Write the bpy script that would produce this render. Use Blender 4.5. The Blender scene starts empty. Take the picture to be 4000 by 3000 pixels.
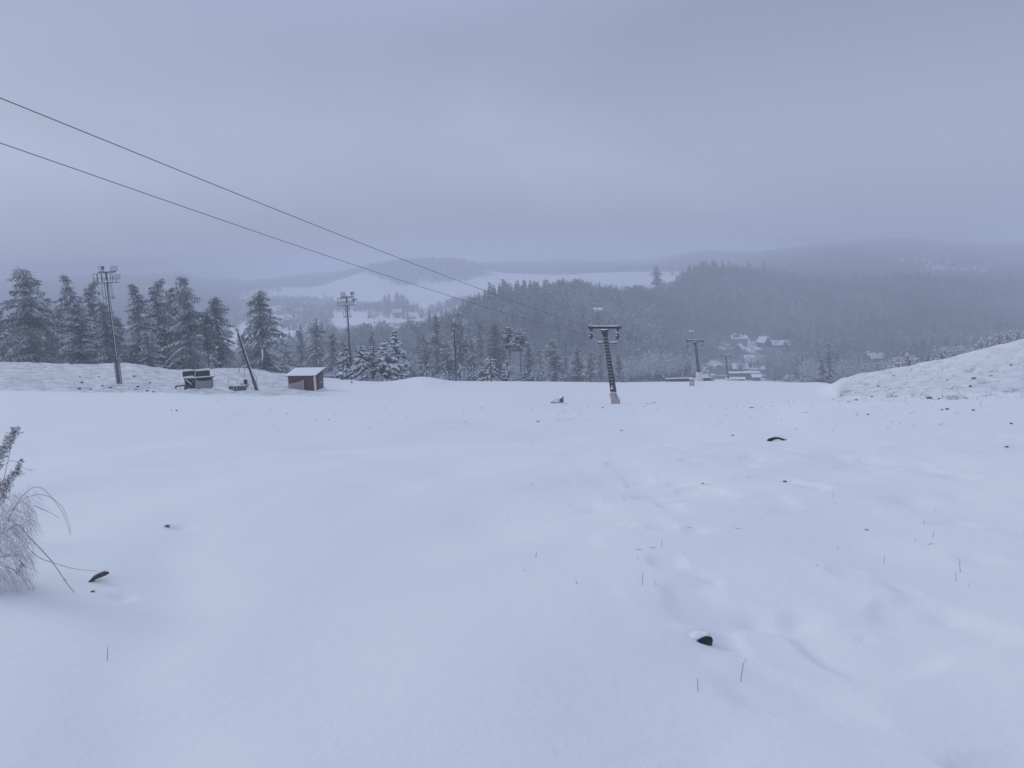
import bpy, math, random
import numpy as np
from mathutils import Vector, Matrix
rnd = random.Random(7)
S = bpy.context.scene
COL = S.collection
PI = math.pi

# ------------------------------------------------------------------ camera maths (photo pixels 4000 x 3000)
F = 2893.0
_p, _r = math.radians(9.5), math.radians(1.9)
CF = np.array([0, math.cos(_p), -math.sin(_p)])
_r0 = np.array([1.0, 0, 0]); _u0 = np.array([0, math.sin(_p), math.cos(_p)])
CR = math.cos(_r) * _r0 - math.sin(_r) * _u0
CU = math.sin(_r) * _r0 + math.cos(_r) * _u0
CAM = np.array([0, 0, 1.6])

def at(px, py, Y):
    d = CF + CR * (px - 2000) / F - CU * (py - 1500) / F
    return CAM + d * (Y / d[1])

# ------------------------------------------------------------------ noise
def _hash(ix, iy, seed):
    n = (ix.astype(np.int64) * 374761393 + iy.astype(np.int64) * 668265263 + seed * 1442695041) & 0x7fffffff
    n = ((n ^ (n >> 13)) * 1274126177) & 0x7fffffff
    return ((n ^ (n >> 16)) & 0xffff) / 65535.0

def vnoise(x, y, seed=0):
    x = np.asarray(x, float); y = np.asarray(y, float)
    ix = np.floor(x); iy = np.floor(y)
    fx = x - ix; fy = y - iy
    fx = fx * fx * fx * (fx * (fx * 6 - 15) + 10); fy = fy * fy * fy * (fy * (fy * 6 - 15) + 10)
    a = _hash(ix, iy, seed); b = _hash(ix + 1, iy, seed); c = _hash(ix, iy + 1, seed); d = _hash(ix + 1, iy + 1, seed)
    return (a * (1 - fx) + b * fx) * (1 - fy) + (c * (1 - fx) + d * fx) * fy - 0.5

def fbm(x, y, seed=0, o=3):
    s = 0; a = 1.0
    for k in range(o):
        s = s + a * vnoise(x * 2 ** k + 17.3 * k, y * 2 ** k - 9.1 * k, seed + k)
        a *= 0.5
    return s

def sstep(a, b, x):
    t = np.clip((x - a) / (b - a), 0, 1)
    return t * t * (3 - 2 * t)

# ------------------------------------------------------------------ terrain
def pchip(xs, ys, xq):
    xs = np.array(xs, float); ys = np.array(ys, float)
    h = np.diff(xs); d = np.diff(ys) / h
    m = np.zeros(len(xs))
    for k in range(1, len(xs) - 1):
        if d[k - 1] * d[k] > 0:
            w1 = 2 * h[k] + h[k - 1]; w2 = h[k] + 2 * h[k - 1]
            m[k] = (w1 + w2) / (w1 / d[k - 1] + w2 / d[k])
    m[0] = d[0]; m[-1] = d[-1]
    xq = np.clip(xq, xs[0], xs[-1])
    i = np.clip(np.searchsorted(xs, xq) - 1, 0, len(h) - 1)
    t = (xq - xs[i]) / h[i]
    return (ys[i] * (1 + 2 * t) * (1 - t) ** 2 + m[i] * h[i] * t * (1 - t) ** 2 + ys[i + 1] * t * t * (3 - 2 * t) + m[i + 1] * h[i] * t * t * (t - 1))

# for each photo column: the ground's photo row at rising distances
PROF = {
 0:    [(40,1605),(55,1562),(72,1526),(80,1500),(110,1414),(125,1450),(150,1475),(220,1500),(420,1500),(700,1440),(1000,1330),(1400,1230),(1800,1150),(3000,1105),(6500,1094)],
 250:  [(40,1608),(55,1565),(72,1531),(80,1505),(110,1424),(125,1455),(150,1480),(220,1500),(420,1500),(700,1430),(1000,1320),(1400,1225),(1800,1145),(3000,1098),(6500,1086)],
 480:  [(40,1612),(55,1568),(72,1535),(80,1506),(108,1419),(120,1450),(150,1480),(220,1500),(420,1495),(700,1420),(1000,1310),(1400,1215),(1800,1135),(3000,1090),(6500,1078)],
 700:  [(40,1617),(55,1570),(72,1539),(80,1516),(108,1447),(122,1475),(150,1495),(220,1510),(400,1470),(700,1400),(1000,1290),(1400,1200),(1800,1120),(3000,1082),(6500,1070)],
 880:  [(40,1622),(55,1574),(72,1543),(80,1522),(108,1438),(122,1470),(150,1500),(220,1520),(400,1440),(700,1350),(900,1290),(1400,1192),(1800,1152),(3000,1096),(6500,1064)],
 1050: [(40,1626),(60,1570),(78,1533),(88,1510),(108,1455),(122,1480),(150,1515),(260,1500),(400,1400),(600,1350),(800,1285),(1000,1230),(1200,1195),(1400,1176),(1700,1144),(2000,1126),(2700,1092),(6500,1060)],
 1250: [(40,1632),(60,1576),(78,1537),(90,1515),(110,1474),(125,1505),(200,1530),(300,1430),(400,1335),(435,1360),(700,1330),(800,1288),(900,1258),(1100,1218),(1400,1168),(1600,1140),(1850,1112),(2300,1088),(6500,1052)],
 1500: [(40,1640),(60,1584),(78,1545),(95,1515),(116,1489),(128,1520),(200,1540),(300,1455),(450,1330),(490,1350),(750,1330),(800,1272),(950,1232),(1100,1202),(1400,1152),(1560,1124),(1790,1040),(2150,1056),(6500,1043)],
 1640: [(40,1644),(60,1588),(78,1549),(95,1518),(112,1472),(126,1505),(200,1535),(310,1445),(500,1312),(545,1335),(800,1292),(900,1252),(1000,1226),(1200,1190),(1400,1146),(1560,1118),(1780,1022),(2150,1052),(6500,1038)],
 1780: [(40,1648),(60,1591),(78,1553),(98,1515),(118,1488),(130,1518),(200,1535),(320,1445),(550,1272),(600,1295),(900,1252),(1000,1195),(1200,1172),(1400,1132),(1560,1108),(1750,1026),(2100,1050),(6500,1034)],
 2000: [(40,1655),(60,1596),(78,1556),(98,1518),(118,1489),(132,1512),(200,1520),(350,1435),(600,1180),(660,1205),(900,1185),(1100,1155),(1400,1112),(1700,1066),(2000,1058),(2500,1044),(6500,1026)],
 2250: [(40,1662),(60,1602),(76,1574),(98,1524),(118,1492),(134,1508),(200,1514),(380,1445),(700,1142),(760,1165),(1100,1142),(1300,1100),(1500,1072),(1800,1068),(2600,1036),(6500,1018)],
 2390: [(40,1664),(60,1603),(76,1574),(98,1526),(118,1494),(136,1504),(200,1508),(390,1445),(745,1168),(800,1180),(1150,1128),(1350,1090),(1550,1064),(1900,1060),(2800,1030),(6500,1013)],
 2500: [(40,1664),(60,1602),(76,1572),(98,1526),(118,1495),(150,1498),(200,1500),(300,1482),(420,1455),(800,1160),(870,1172),(1200,1122),(1400,1082),(1600,1060),(2200,1048),(3000,1024),(6500,1009)],
 2740: [(40,1655),(60,1592),(78,1558),(98,1524),(118,1497),(145,1489),(227,1487),(300,1482),(400,1470),(520,1448),(640,1372),(740,1318),(960,1070),(1030,1092),(1400,1072),(1700,1045),(2200,1010),(3500,998),(6500,1000)],
 3000: [(40,1642),(60,1580),(78,1548),(98,1518),(118,1494),(145,1494),(227,1494),(300,1489),(450,1450),(650,1352),(740,1308),(1000,1084),(1080,1100),(1500,1052),(2300,1000),(3000,998),(6500,994)],
 3200: [(40,1612),(55,1572),(70,1548),(90,1520),(112,1493),(130,1505),(250,1508),(400,1478),(600,1400),(720,1335),(1000,1116),(1080,1124),(1500,1045),(2350,976),(3000,985),(6500,988)],
 3310: [(40,1602),(52,1572),(60,1556),(72,1510),(90,1476),(105,1500),(130,1515),(250,1512),(400,1480),(600,1395),(720,1332),(1000,1116),(1080,1124),(1500,1040),(2350,966),(3000,978),(6500,984)],
 3500: [(40,1590),(50,1562),(58,1538),(90,1438),(105,1465),(130,1505),(280,1508),(450,1460),(700,1335),(1000,1116),(1080,1124),(1500,1032),(2350,958),(3000,972),(6500,978)],
 3750: [(40,1572),(48,1552),(56,1510),(90,1388),(105,1420),(135,1490),(280,1500),(450,1440),(700,1325),(1000,1116),(1080,1124),(1500,1030),(2350,972),(3000,966),(6500,969)],
 4000: [(40,1562),(46,1546),(54,1495),(90,1324),(105,1360),(135,1450),(280,1480),(450,1420),(700,1315),(1000,1116),(1080,1124),(1500,1030),(2350,970),(3000,960),(6500,961)],
}
SL = 0.172
LY = np.linspace(math.log(36), math.log(6500), 420)
_cols = sorted(PROF); _ts = []; _zs = []
for c in _cols:
    P = PROF[c]
    ly = [math.log(a) for a, b in P]; z = [at(c, b, a)[2] for a, b in P]
    _zs.append(pchip(ly, z, LY)); q = at(c, 1350, 100); _ts.append(q[0] / q[1])
_ts = np.array(_ts); _zs = np.array(_zs)
TT = np.linspace(_ts[0], _ts[-1], 260)
ZT = np.stack([pchip(_ts, _zs[:, k], TT) for k in range(len(LY))], 1)

def ztab(x, y):
    yy = np.maximum(y, 36.0)
    t = np.clip(x / np.maximum(yy, 1e-6), TT[0], TT[-1])
    u = (t - TT[0]) / (TT[1] - TT[0]); i = np.clip(u.astype(int), 0, len(TT) - 2); u = u - i
    v = np.clip((np.log(yy) - LY[0]) / (LY[1] - LY[0]), 0, len(LY) - 1.001); j = v.astype(int); v = v - j
    return (ZT[i, j] * (1 - u) + ZT[i + 1, j] * u) * (1 - v) + (ZT[i, j + 1] * (1 - u) + ZT[i + 1, j + 1] * u) * v

def banks(x, y):
    """how much of the unpiste'd rough bank (left, right) a point is on"""
    t = x / np.maximum(y, 1.0)
    L = sstep(-0.22, -0.30, t) * sstep(70.5, 74, y + 1.5 * vnoise(x * .2, 0 * x, 5)) * sstep(190, 150, y)
    ye = np.interp(t, [0.44, 0.46, 0.55, 0.70, 1.0], [66, 61, 54, 47, 40])
    Rr = sstep(0.438, 0.455, t) * sstep(-1.5, 2.5, y - ye + 3 * vnoise(x * .25, y * .1, 6)) * sstep(170, 140, y)
    return np.clip(L, 0, 1), np.clip(Rr, 0, 1)

BUMPS = []
def hgt(x, y):
    x = np.asarray(x, float); y = np.asarray(y, float)
    zp = -SL * np.maximum(y, -40.0) - 0.010 * np.clip(x, -30, 30)
    w = sstep(18, 44, y)
    z = zp * (1 - w) + ztab(x, y) * w
    r = np.hypot(x, y)
    near = sstep(90, 20, r)
    # the soft drifts of the foreground
    z = z + near * (0.36 * fbm(x / 6.0, y / 6.0, 3, 2) + 0.10 * fbm(x / 1.9, y / 2.4, 11, 2) * sstep(45, 12, r))
    z = z + near * sstep(-0.2, 2.0, x - 0.2) * sstep(34, 10, r) * (0.050 * fbm(x / 1.3, y / 1.6, 21, 2) - 0.050 * sstep(.10, .42, fbm(x / .75, y / .95, 23, 2)) - 0.036 * sstep(.08, .40, vnoise(x / 2.1 + 3, y / 2.6, 25)))
    # shallow old track running across the left foreground
    z = z - 0.07 * np.exp(-((x + 1.75 + 0.40 * (y - 3) + 0.12 * np.sin(2 * y)) / 0.42) ** 2) * sstep(12, 6, y) * sstep(1.2, 2.6, y)
    z = z + 0.22 * fbm(x / 16.0, y / 16.0, 31, 2) * sstep(25, 60, r) * sstep(108, 80, r)
    L, Rr = banks(x, y)
    z = z + (L + Rr) * (0.30 * fbm(x / 2.2, y / 2.6, 41, 3) + 0.10 * vnoise(x / 0.45, y / 0.6, 45))
    z = z + 2.0 * fbm(x / 90.0, y / 90.0, 51, 2) * sstep(420, 800, r) + 11.0 * fbm(x / 210.0, y / 300.0, 61, 2) * sstep(1450, 1900, r)
    for bx, by, bh, br_ in BUMPS:
        z = z + bh * np.exp(-((x - bx) ** 2 + (y - by) ** 2) / br_ ** 2)
    return z

def hz(x, y):
    return float(hgt(np.array([x]), np.array([y]))[0])

def hit(px, py, y0=1.6, y1=400.0):
    Ys = np.exp(np.linspace(math.log(y0), math.log(y1), 900))
    d = CF + CR * (px - 2000) / F - CU * (py - 1500) / F
    P = CAM[None, :] + d[None, :] * (Ys / d[1])[:, None]
    b = P[:, 2] - hgt(P[:, 0], P[:, 1])
    k = np.where(b < 0)[0]
    if len(k) == 0:
        return Vector(P[-1])
    k = max(k[0], 1)
    f = b[k - 1] / (b[k - 1] - b[k])
    q = P[k - 1] + (P[k] - P[k - 1]) * f
    return Vector((q[0], q[1], hz(q[0], q[1])))

_b = [(hit(2755, 2512), .045, .13, .17), (hit(-60, 2200), .13, .6, .25), (hit(654, 2058), .03, .12, .08), (hit(385, 2268), .03, .13, .08)]
_d = [(2640, 1895), (2735, 1905), (2890, 1962), (2532, 2070), (2705, 2065), (2455, 2050), (2715, 2238), (2792, 2272), (3110, 2432), (3632, 2132), (3755, 1935), (3480, 1830), (2950, 2440), (3090, 1878), (2460, 1845), (3560, 1955), (2330, 1990), (700, 2060), (470, 2330), (3380, 2500), (3700, 2420)]
BUMPS += [(p.x, p.y, -.035 * (1 + .5 * math.sin(7 * p.x)), .022 * p.y * (.8 + .4 * math.sin(5 * p.y))) for p in [hit(*a) for a in _d]]
BUMPS += [(p.x, p.y + d, h, r) for p, h, r, d in _b]

def onto(px, py, Y):
    """the ground at distance Y under photo column px (row py only fixes the column's slight tilt)"""
    q = at(px, py, Y)
    return Vector((q[0], Y, hz(q[0], Y)))

# ------------------------------------------------------------------ materials
def mat(name, col, rough=0.8, nscale=None, col2=None, amt=0.5, metal=0.0, bump=0.0, detail=4.0):
    m = bpy.data.materials.new(name); m.use_nodes = True
    nt = m.node_tree; b = nt.nodes['Principled BSDF']
    b.inputs['Base Color'].default_value = (*col, 1); b.inputs['Roughness'].default_value = rough
    b.inputs['Metallic'].default_value = metal
    b.inputs['Specular IOR Level'].default_value = 0.25
    if nscale:
        tc = nt.nodes.new('ShaderNodeTexCoord'); n = nt.nodes.new('ShaderNodeTexNoise')
        n.inputs['Scale'].default_value = nscale; n.inputs['Detail'].default_value = detail
        nt.links.new(tc.outputs['Object'], n.inputs['Vector'])
        r = nt.nodes.new('ShaderNodeValToRGB')
        r.color_ramp.elements[0].position = 0.5 - amt * 0.5; r.color_ramp.elements[1].position = 0.5 + amt * 0.5
        r.color_ramp.elements[0].color = (*col, 1); r.color_ramp.elements[1].color = (*(col2 or col), 1)
        nt.links.new(n.outputs['Fac'], r.inputs['Fac']); nt.links.new(r.outputs['Color'], b.inputs['Base Color'])
        if bump:
            bp = nt.nodes.new('ShaderNodeBump'); bp.inputs['Strength'].default_value = bump; bp.inputs['Distance'].default_value = 0.05
            nt.links.new(n.outputs['Fac'], bp.inputs['Height']); nt.links.new(bp.outputs['Normal'], b.inputs['Normal'])
    return m

def mat_attr(name, c0, c1, attr, rough=0.9, cvar=None, vscale=0.6):
    """mix of two colours by a float attribute of the mesh (snow or rime; on the trees also painted mist)"""
    m = bpy.data.materials.new(name); m.use_nodes = True
    nt = m.node_tree; b = nt.nodes['Principled BSDF']; b.inputs['Roughness'].default_value = rough
    b.inputs['Specular IOR Level'].default_value = 0.1
    a = nt.nodes.new('ShaderNodeAttribute'); a.attribute_name = attr
    mx = nt.nodes.new('ShaderNodeMix'); mx.data_type = 'RGBA'
    mx.inputs['A'].default_value = (*c0, 1); mx.inputs['B'].default_value = (*c1, 1)
    nt.links.new(a.outputs['Fac'], mx.inputs['Factor'])
    if cvar:
        tc = nt.nodes.new('ShaderNodeTexCoord'); n = nt.nodes.new('ShaderNodeTexNoise'); n.inputs['Scale'].default_value = vscale
        nt.links.new(tc.outputs['Object'], n.inputs['Vector'])
        m2 = nt.nodes.new('ShaderNodeMix'); m2.data_type = 'RGBA'
        m2.inputs['A'].default_value = (*c0, 1); m2.inputs['B'].default_value = (*cvar, 1)
        nt.links.new(n.outputs['Fac'], m2.inputs['Factor']); nt.links.new(m2.outputs['Result'], mx.inputs['A'])
    nt.links.new(mx.outputs['Result'], b.inputs['Base Color'])
    return m

SNOWC = (0.86, 0.88, 0.91)
M = {}
def snow_mat():
    m = bpy.data.materials.new('ground_snow'); m.use_nodes = True
    nt = m.node_tree; b = nt.nodes['Principled BSDF']; b.inputs['Roughness'].default_value = 0.75
    b.inputs['Specular IOR Level'].default_value = 0.15
    geo = nt.nodes.new('ShaderNodeNewGeometry')
    a = nt.nodes.new('ShaderNodeAttribute'); a.attribute_name = 'rough_bank'
    n1 = nt.nodes.new('ShaderNodeTexNoise'); n1.inputs['Scale'].default_value = 1.1; n1.inputs['Detail'].default_value = 6; n1.inputs['Roughness'].default_value = 0.7
    mp = nt.nodes.new('ShaderNodeMapping'); mp.inputs['Scale'].default_value = (0.55, 0.9, 2.2)
    nt.links.new(geo.outputs['Position'], mp.inputs['Vector']); nt.links.new(mp.outputs['Vector'], n1.inputs['Vector'])
    r1 = nt.nodes.new('ShaderNodeValToRGB'); r1.color_ramp.elements[0].position = 0.36; r1.color_ramp.elements[1].position = 0.78
    r1.color_ramp.elements[0].color = (0, 0, 0, 1); r1.color_ramp.elements[1].color = (1, 1, 1, 1)
    nt.links.new(n1.outputs['Fac'], r1.inputs['Fac'])
    mu = nt.nodes.new('ShaderNodeMath'); mu.operation = 'MULTIPLY'
    nt.links.new(r1.outputs['Color'], mu.inputs[0]); nt.links.new(a.outputs['Fac'], mu.inputs[1])
    mx = nt.nodes.new('ShaderNodeMix'); mx.data_type = 'RGBA'
    mx.inputs['A'].default_value = (*SNOWC, 1); mx.inputs['B'].default_value = (0.30, 0.29, 0.29, 1)
    nt.links.new(mu.outputs[0], mx.inputs['Factor'])
    a2 = nt.nodes.new('ShaderNodeAttribute'); a2.attribute_name = 'brush_mist'
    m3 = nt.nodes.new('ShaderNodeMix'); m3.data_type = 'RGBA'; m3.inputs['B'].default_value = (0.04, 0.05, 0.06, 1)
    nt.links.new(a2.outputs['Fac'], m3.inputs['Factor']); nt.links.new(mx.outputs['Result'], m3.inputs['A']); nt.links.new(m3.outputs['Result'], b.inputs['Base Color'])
    n2 = nt.nodes.new('ShaderNodeTexNoise'); n2.inputs['Scale'].default_value = 6.0; n2.inputs['Detail'].default_value = 9; n2.inputs['Roughness'].default_value = 0.65
    nt.links.new(geo.outputs['Position'], n2.inputs['Vector'])
    bp = nt.nodes.new('ShaderNodeBump'); bp.inputs['Strength'].default_value = 0.45; bp.inputs['Distance'].default_value = 0.03
    nt.links.new(n2.outputs['Fac'], bp.inputs['Height']); nt.links.new(bp.outputs['Normal'], b.inputs['Normal'])
    return m
M['ground'] = snow_mat()
M['snow'] = mat('snow', SNOWC, 0.8, 6.0, (0.80, 0.83, 0.88), 0.8)
M['steel'] = mat('dark_steel', (0.022, 0.026, 0.034), 0.5, 5.0, (0.05, 0.055, 0.065), 0.7)
M['galv'] = mat('galvanised_steel', (0.07, 0.075, 0.085), 0.5, 3.0, (0.16, 0.17, 0.19), 0.6)
M['rime'] = mat('rimed_steel', (0.30, 0.31, 0.33), 0.8, 8.0, (0.7, 0.72, 0.75), 0.6)
M['lamp'] = mat('lamp_housing', (0.09, 0.10, 0.11), 0.5, 6.0, (0.2, 0.2, 0.22), 0.6)
M['glass'] = mat('frosted_lamp_glass', (0.42, 0.44, 0.47), 0.3, 9.0, (0.62, 0.64, 0.66), 0.5)
M['rope'] = mat('wire_rope', (0.06, 0.06, 0.065), 0.6, 20.0, (0.15, 0.15, 0.16), 0.6)
M['wood'] = mat('weathered_wood', (0.10, 0.085, 0.075), 0.9, 9.0, (0.22, 0.20, 0.18), 0.7)
M['redwood'] = mat('red_brown_boards', (0.122, 0.056, 0.044), 0.85, 14.0, (0.18, 0.09, 0.07), 0.7)
M['greywood'] = mat('grey_boards', (0.10, 0.09, 0.095), 0.85, 10.0, (0.16, 0.15, 0.15), 0.7)
M['white'] = mat('white_paint', (0.66, 0.67, 0.68), 0.6, 5.0, (0.78, 0.79, 0.8), 0.6)
M['black'] = mat('black_panel', (0.022, 0.024, 0.03), 0.7, 4.0, (0.045, 0.048, 0.056), 0.6)
M['net'] = mat('snowy_net', (0.42, 0.38, 0.38), 0.9, 16.0, (0.66, 0.63, 0.63), 0.6)
M['greynet'] = mat('grey_net', (0.17, 0.17, 0.18), 0.9, 7.0, (0.34, 0.34, 0.36), 0.7)
M['pad'] = mat('faded_red_padding', (0.32, 0.22, 0.225), 0.8, 2.2, (0.64, 0.57, 0.58), 0.4)
M['redpaint'] = mat('red_paint', (0.34, 0.17, 0.17), 0.7, 3.0, (0.60, 0.5, 0.51), 0.4)
M['bark'] = mat('bark', (0.035, 0.032, 0.03), 0.95, 6.0, (0.14, 0.14, 0.14), 0.6)
M['twig'] = mat('wet_twig', (0.05, 0.046, 0.046), 0.8, 20.0, (0.15, 0.14, 0.135), 0.7)
M['palestalk'] = mat('pale_stalk', (0.13, 0.125, 0.125), 0.8, 20.0, (0.26, 0.25, 0.245), 0.7)
M['stone'] = mat('dark_stone_and_shade', (0.016, 0.018, 0.024), 0.85, 14.0, (0.07, 0.072, 0.08), 0.7, bump=0.4)
M['clod'] = mat('dark_earth', (0.075, 0.075, 0.082), 0.9, 9.0, (0.26, 0.26, 0.27), 0.8)
M['wall'] = mat('grey_render', (0.16, 0.155, 0.16), 0.9, 1.2, (0.22, 0.215, 0.22), 0.6)
M['wall2'] = mat('brown_timber_wall', (0.085, 0.07, 0.065), 0.9, 1.5, (0.13, 0.11, 0.10), 0.6)
M['wallw'] = mat('pale_render', (0.45, 0.45, 0.46), 0.9, 1.2, (0.55, 0.55, 0.56), 0.6)
M['pane'] = mat('dark_window', (0.03, 0.035, 0.045), 0.2, 2.0, (0.05, 0.055, 0.065), 0.6)
M['car1'] = mat('dark_car_paint', (0.05, 0.06, 0.08), 0.3, 3.0, (0.07, 0.08, 0.10), 0.5)
M['car2'] = mat('grey_car_paint', (0.22, 0.24, 0.27), 0.3, 3.0, (0.28, 0.3, 0.33), 0.5)
M['tyre'] = mat('tyre', (0.02, 0.02, 0.02), 0.9, 5.0, (0.04, 0.04, 0.04), 0.5)
M['needle'] = mat_attr('needles_with_snow_and_mist', (0.040, 0.056, 0.078), SNOWC, 'frost_mist', cvar=(0.060, 0.080, 0.104))  # base blued and lifted: haze veil put into the needle colour
M['larch'] = mat_attr('larch_twigs_with_rime', (0.10, 0.065, 0.055), SNOWC, 'frost_mist', cvar=(0.14, 0.09, 0.08))
M['scrub'] = mat_attr('bare_twigs_with_rime', (0.085, 0.065, 0.06), SNOWC, 'frost_mist', cvar=(0.13, 0.10, 0.095))
M['far'] = mat_attr('wood_with_rime_and_mist', (0.034, 0.052, 0.078), SNOWC, 'frost_mist')  # blue base holds a haze veil; the rime amount also holds mist
M['grass'] = mat_attr('dry_grass_with_rime', (0.16, 0.13, 0.11), SNOWC, 'frost_mist', cvar=(0.24, 0.20, 0.17), vscale=3.0)
M['pinkgrass'] = mat_attr('rimed_straw', (0.36, 0.27, 0.27), SNOWC, 'frost_mist', cvar=(0.26, 0.19, 0.20), vscale=5.0)

# ------------------------------------------------------------------ mesh builder
class MB:
    def __init__(s):
        s.v = []; s.f = []; s.a = []
    def add(s, vs, fs, a=0.0):
        o = len(s.v); s.v += [tuple(q) for q in vs]; s.a += [a] * len(vs)
        s.f += [tuple(o + i for i in f) for f in fs]
    def box(s, c, d, rz=0.0, a=0.0):
        x, y, z = d[0] / 2, d[1] / 2, d[2] / 2; cs, sn = math.cos(rz), math.sin(rz)
        vs = []
        for dx, dy, dz in ((-x,-y,-z),(x,-y,-z),(x,y,-z),(-x,y,-z),(-x,-y,z),(x,-y,z),(x,y,z),(-x,y,z)):
            vs.append((c[0] + dx * cs - dy * sn, c[1] + dx * sn + dy * cs, c[2] + dz))
        s.add(vs, [(3,2,1,0),(4,5,6,7),(0,1,5,4),(1,2,6,5),(2,3,7,6),(3,0,4,7)], a)
    def bar(s, p0, p1, w, d=None, up=(0, 0, 1), a=0.0, taper=1.0):
        p0 = Vector(p0); p1 = Vector(p1); d = d or w
        t = (p1 - p0).normalized(); u = Vector(up)
        if abs(t.dot(u)) > 0.97: u = Vector((0, 1, 0))
        sx = t.cross(u).normalized(); sy = sx.cross(t).normalized()
        vs = []
        for p, k in ((p0, 1.0), (p1, taper)):
            for i, j in ((-1,-1),(1,-1),(1,1),(-1,1)):
                vs.append(p + sx * (i * w / 2 * k) + sy * (j * d / 2 * k))
        s.add(vs, [(3,2,1,0),(4,5,6,7),(0,1,5,4),(1,2,6,5),(2,3,7,6),(3,0,4,7)], a)
    def tube(s, pts, rad, n=6, a=0.0, cap=True, squash=1.0):
        pts = [Vector(q) for q in pts]
        if not isinstance(rad, (list, tuple)): rad = [rad] * len(pts)
        vs = []; fs = []
        for i, q in enumerate(pts):
            t = (pts[min(i + 1, len(pts) - 1)] - pts[max(i - 1, 0)])
            t = t.normalized() if t.length > 1e-9 else Vector((0, 0, 1))
            u = Vector((0, 0, 1)) if abs(t.z) < 0.95 else Vector((0, 1, 0))
            x = t.cross(u).normalized(); y = x.cross(t).normalized()
            for k in range(n):
                g = 2 * PI * k / n
                vs.append(q + x * (math.cos(g) * rad[i]) + y * (math.sin(g) * rad[i] * squash))
        for i in range(len(pts) - 1):
            for k in range(n):
                fs.append((i * n + k, i * n + (k + 1) % n, (i + 1) * n + (k + 1) % n, (i + 1) * n + k))
        if cap:
            fs.append(tuple(range(n))[::-1]); fs.append(tuple((len(pts) - 1) * n + k for k in range(n)))
        s.add(vs, fs, a)
    def torus(s, c, R, r, ax=(0, 1, 0), n=14, m=6):
        ax = Vector(ax).normalized(); u = ax.orthogonal().normalized(); w = ax.cross(u)
        vs = []; fs = []
        for i in range(n):
            g = 2 * PI * i / n; rd = u * math.cos(g) + w * math.sin(g)
            for j in range(m):
                h = 2 * PI * j / m
                vs.append(Vector(c) + rd * (R + r * math.cos(h)) + ax * (r * math.sin(h)))
        for i in range(n):
            for j in range(m):
                fs.append((i*m+j, ((i+1)%n)*m+j, ((i+1)%n)*m+(j+1)%m, i*m+(j+1)%m))
        s.add(vs, fs)
    def lump(s, c, d, seed=0, n=10, m=6, amp=0.18, a=0.0, flat=None):
        """an uneven rounded lump"""
        q = random.Random(seed); vs = [(0, 0, -1)]; fs = []
        for j in range(1, m):
            h = -PI / 2 + PI * j / m
            for i in range(n):
                g = 2 * PI * i / n; k = 1 + q.uniform(-amp, amp)
                vs.append((math.cos(h) * math.cos(g) * k, math.cos(h) * math.sin(g) * k, math.sin(h) * k))
        vs.append((0, 0, 1)); top = len(vs) - 1
        for i in range(n):
            fs.append((0, 1 + (i + 1) % n, 1 + i)); fs.append((top, 1 + (m - 2) * n + i, 1 + (m - 2) * n + (i + 1) % n))
            for j in range(m - 2):
                fs.append((1 + j*n + i, 1 + j*n + (i+1) % n, 1 + (j+1)*n + (i+1) % n, 1 + (j+1)*n + i))
        out = []
        for x, y, z in vs:
            if flat is not None: z = max(z, flat)
            out.append((c[0] + x * d[0], c[1] + y * d[1], c[2] + z * d[2]))
        s.add(out, fs, a)
    def sheet(s, g, th=0.0, a=0.0):
        """a grid g[i][j] of points as a sheet, th thick"""
        n = len(g); m = len(g[0]); vs = [p for r in g for p in r]
        fs = [(i*m+j, (i+1)*m+j, (i+1)*m+j+1, i*m+j+1) for i in range(n-1) for j in range(m-1)]
        s.add(vs, fs, a)
    def mesh(s, name, m, smooth=False, attr=None):
        me = bpy.data.meshes.new(name); me.from_pydata(s.v, [], s.f)
        if m is not None: me.materials.append(m)
        if attr:
            at_ = me.attributes.new(attr, 'FLOAT', 'POINT'); at_.data.foreach_set('value', np.array(s.a, np.float32))
        if smooth: me.polygons.foreach_set('use_smooth', np.ones(len(me.polygons), bool))
        me.update(); return me
    def build(s, name, m, parent=None, smooth=False, attr=None, label=None):
        o = bpy.data.objects.new(name, s.mesh(name, m, smooth, attr)); COL.objects.link(o)
        if parent: o.parent = parent
        if label: o['label'] = label
        return o

def tag(o, label=None, cat=None, group=None, kind=None):
    if label: o['label'] = label
    if cat: o['category'] = cat
    if group: o['group'] = group
    if kind: o['kind'] = kind
    return o

def empty(name, loc=(0, 0, 0), rz=0.0, label=None, cat=None, group=None):
    o = bpy.data.objects.new(name, None); COL.objects.link(o); o.empty_display_size = 0.3
    o.location = loc; o.rotation_euler = (0, 0, rz)
    return tag(o, label, cat, group)

def part(name, me, parent):
    o = bpy.data.objects.new(name, me); COL.objects.link(o); o.parent = parent
    return o

def copy_tree(o, parent=None):
    c = o.copy(); COL.objects.link(c); c.parent = parent
    for ch in [k for k in COL.objects if k.parent == o]: copy_tree(ch, c)
    return c

def np_mesh(name, V, Fq, m, attr=None, vals=None, smooth=False):
    me = bpy.data.meshes.new(name); k = Fq.shape[1]
    me.vertices.add(len(V)); me.vertices.foreach_set('co', V.astype(np.float32).ravel())
    me.loops.add(Fq.size); me.loops.foreach_set('vertex_index', Fq.astype(np.int32).ravel())
    me.polygons.add(len(Fq)); me.polygons.foreach_set('loop_start', np.arange(0, Fq.size, k, dtype=np.int32))
    if smooth: me.polygons.foreach_set('use_smooth', np.ones(len(Fq), bool))
    me.materials.append(m)
    if attr:
        for nm, vv in zip(attr, vals):
            a = me.attributes.new(nm, 'FLOAT', 'POINT'); a.data.foreach_set('value', vv.astype(np.float32))
    me.update(calc_edges=True)
    return me

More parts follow.
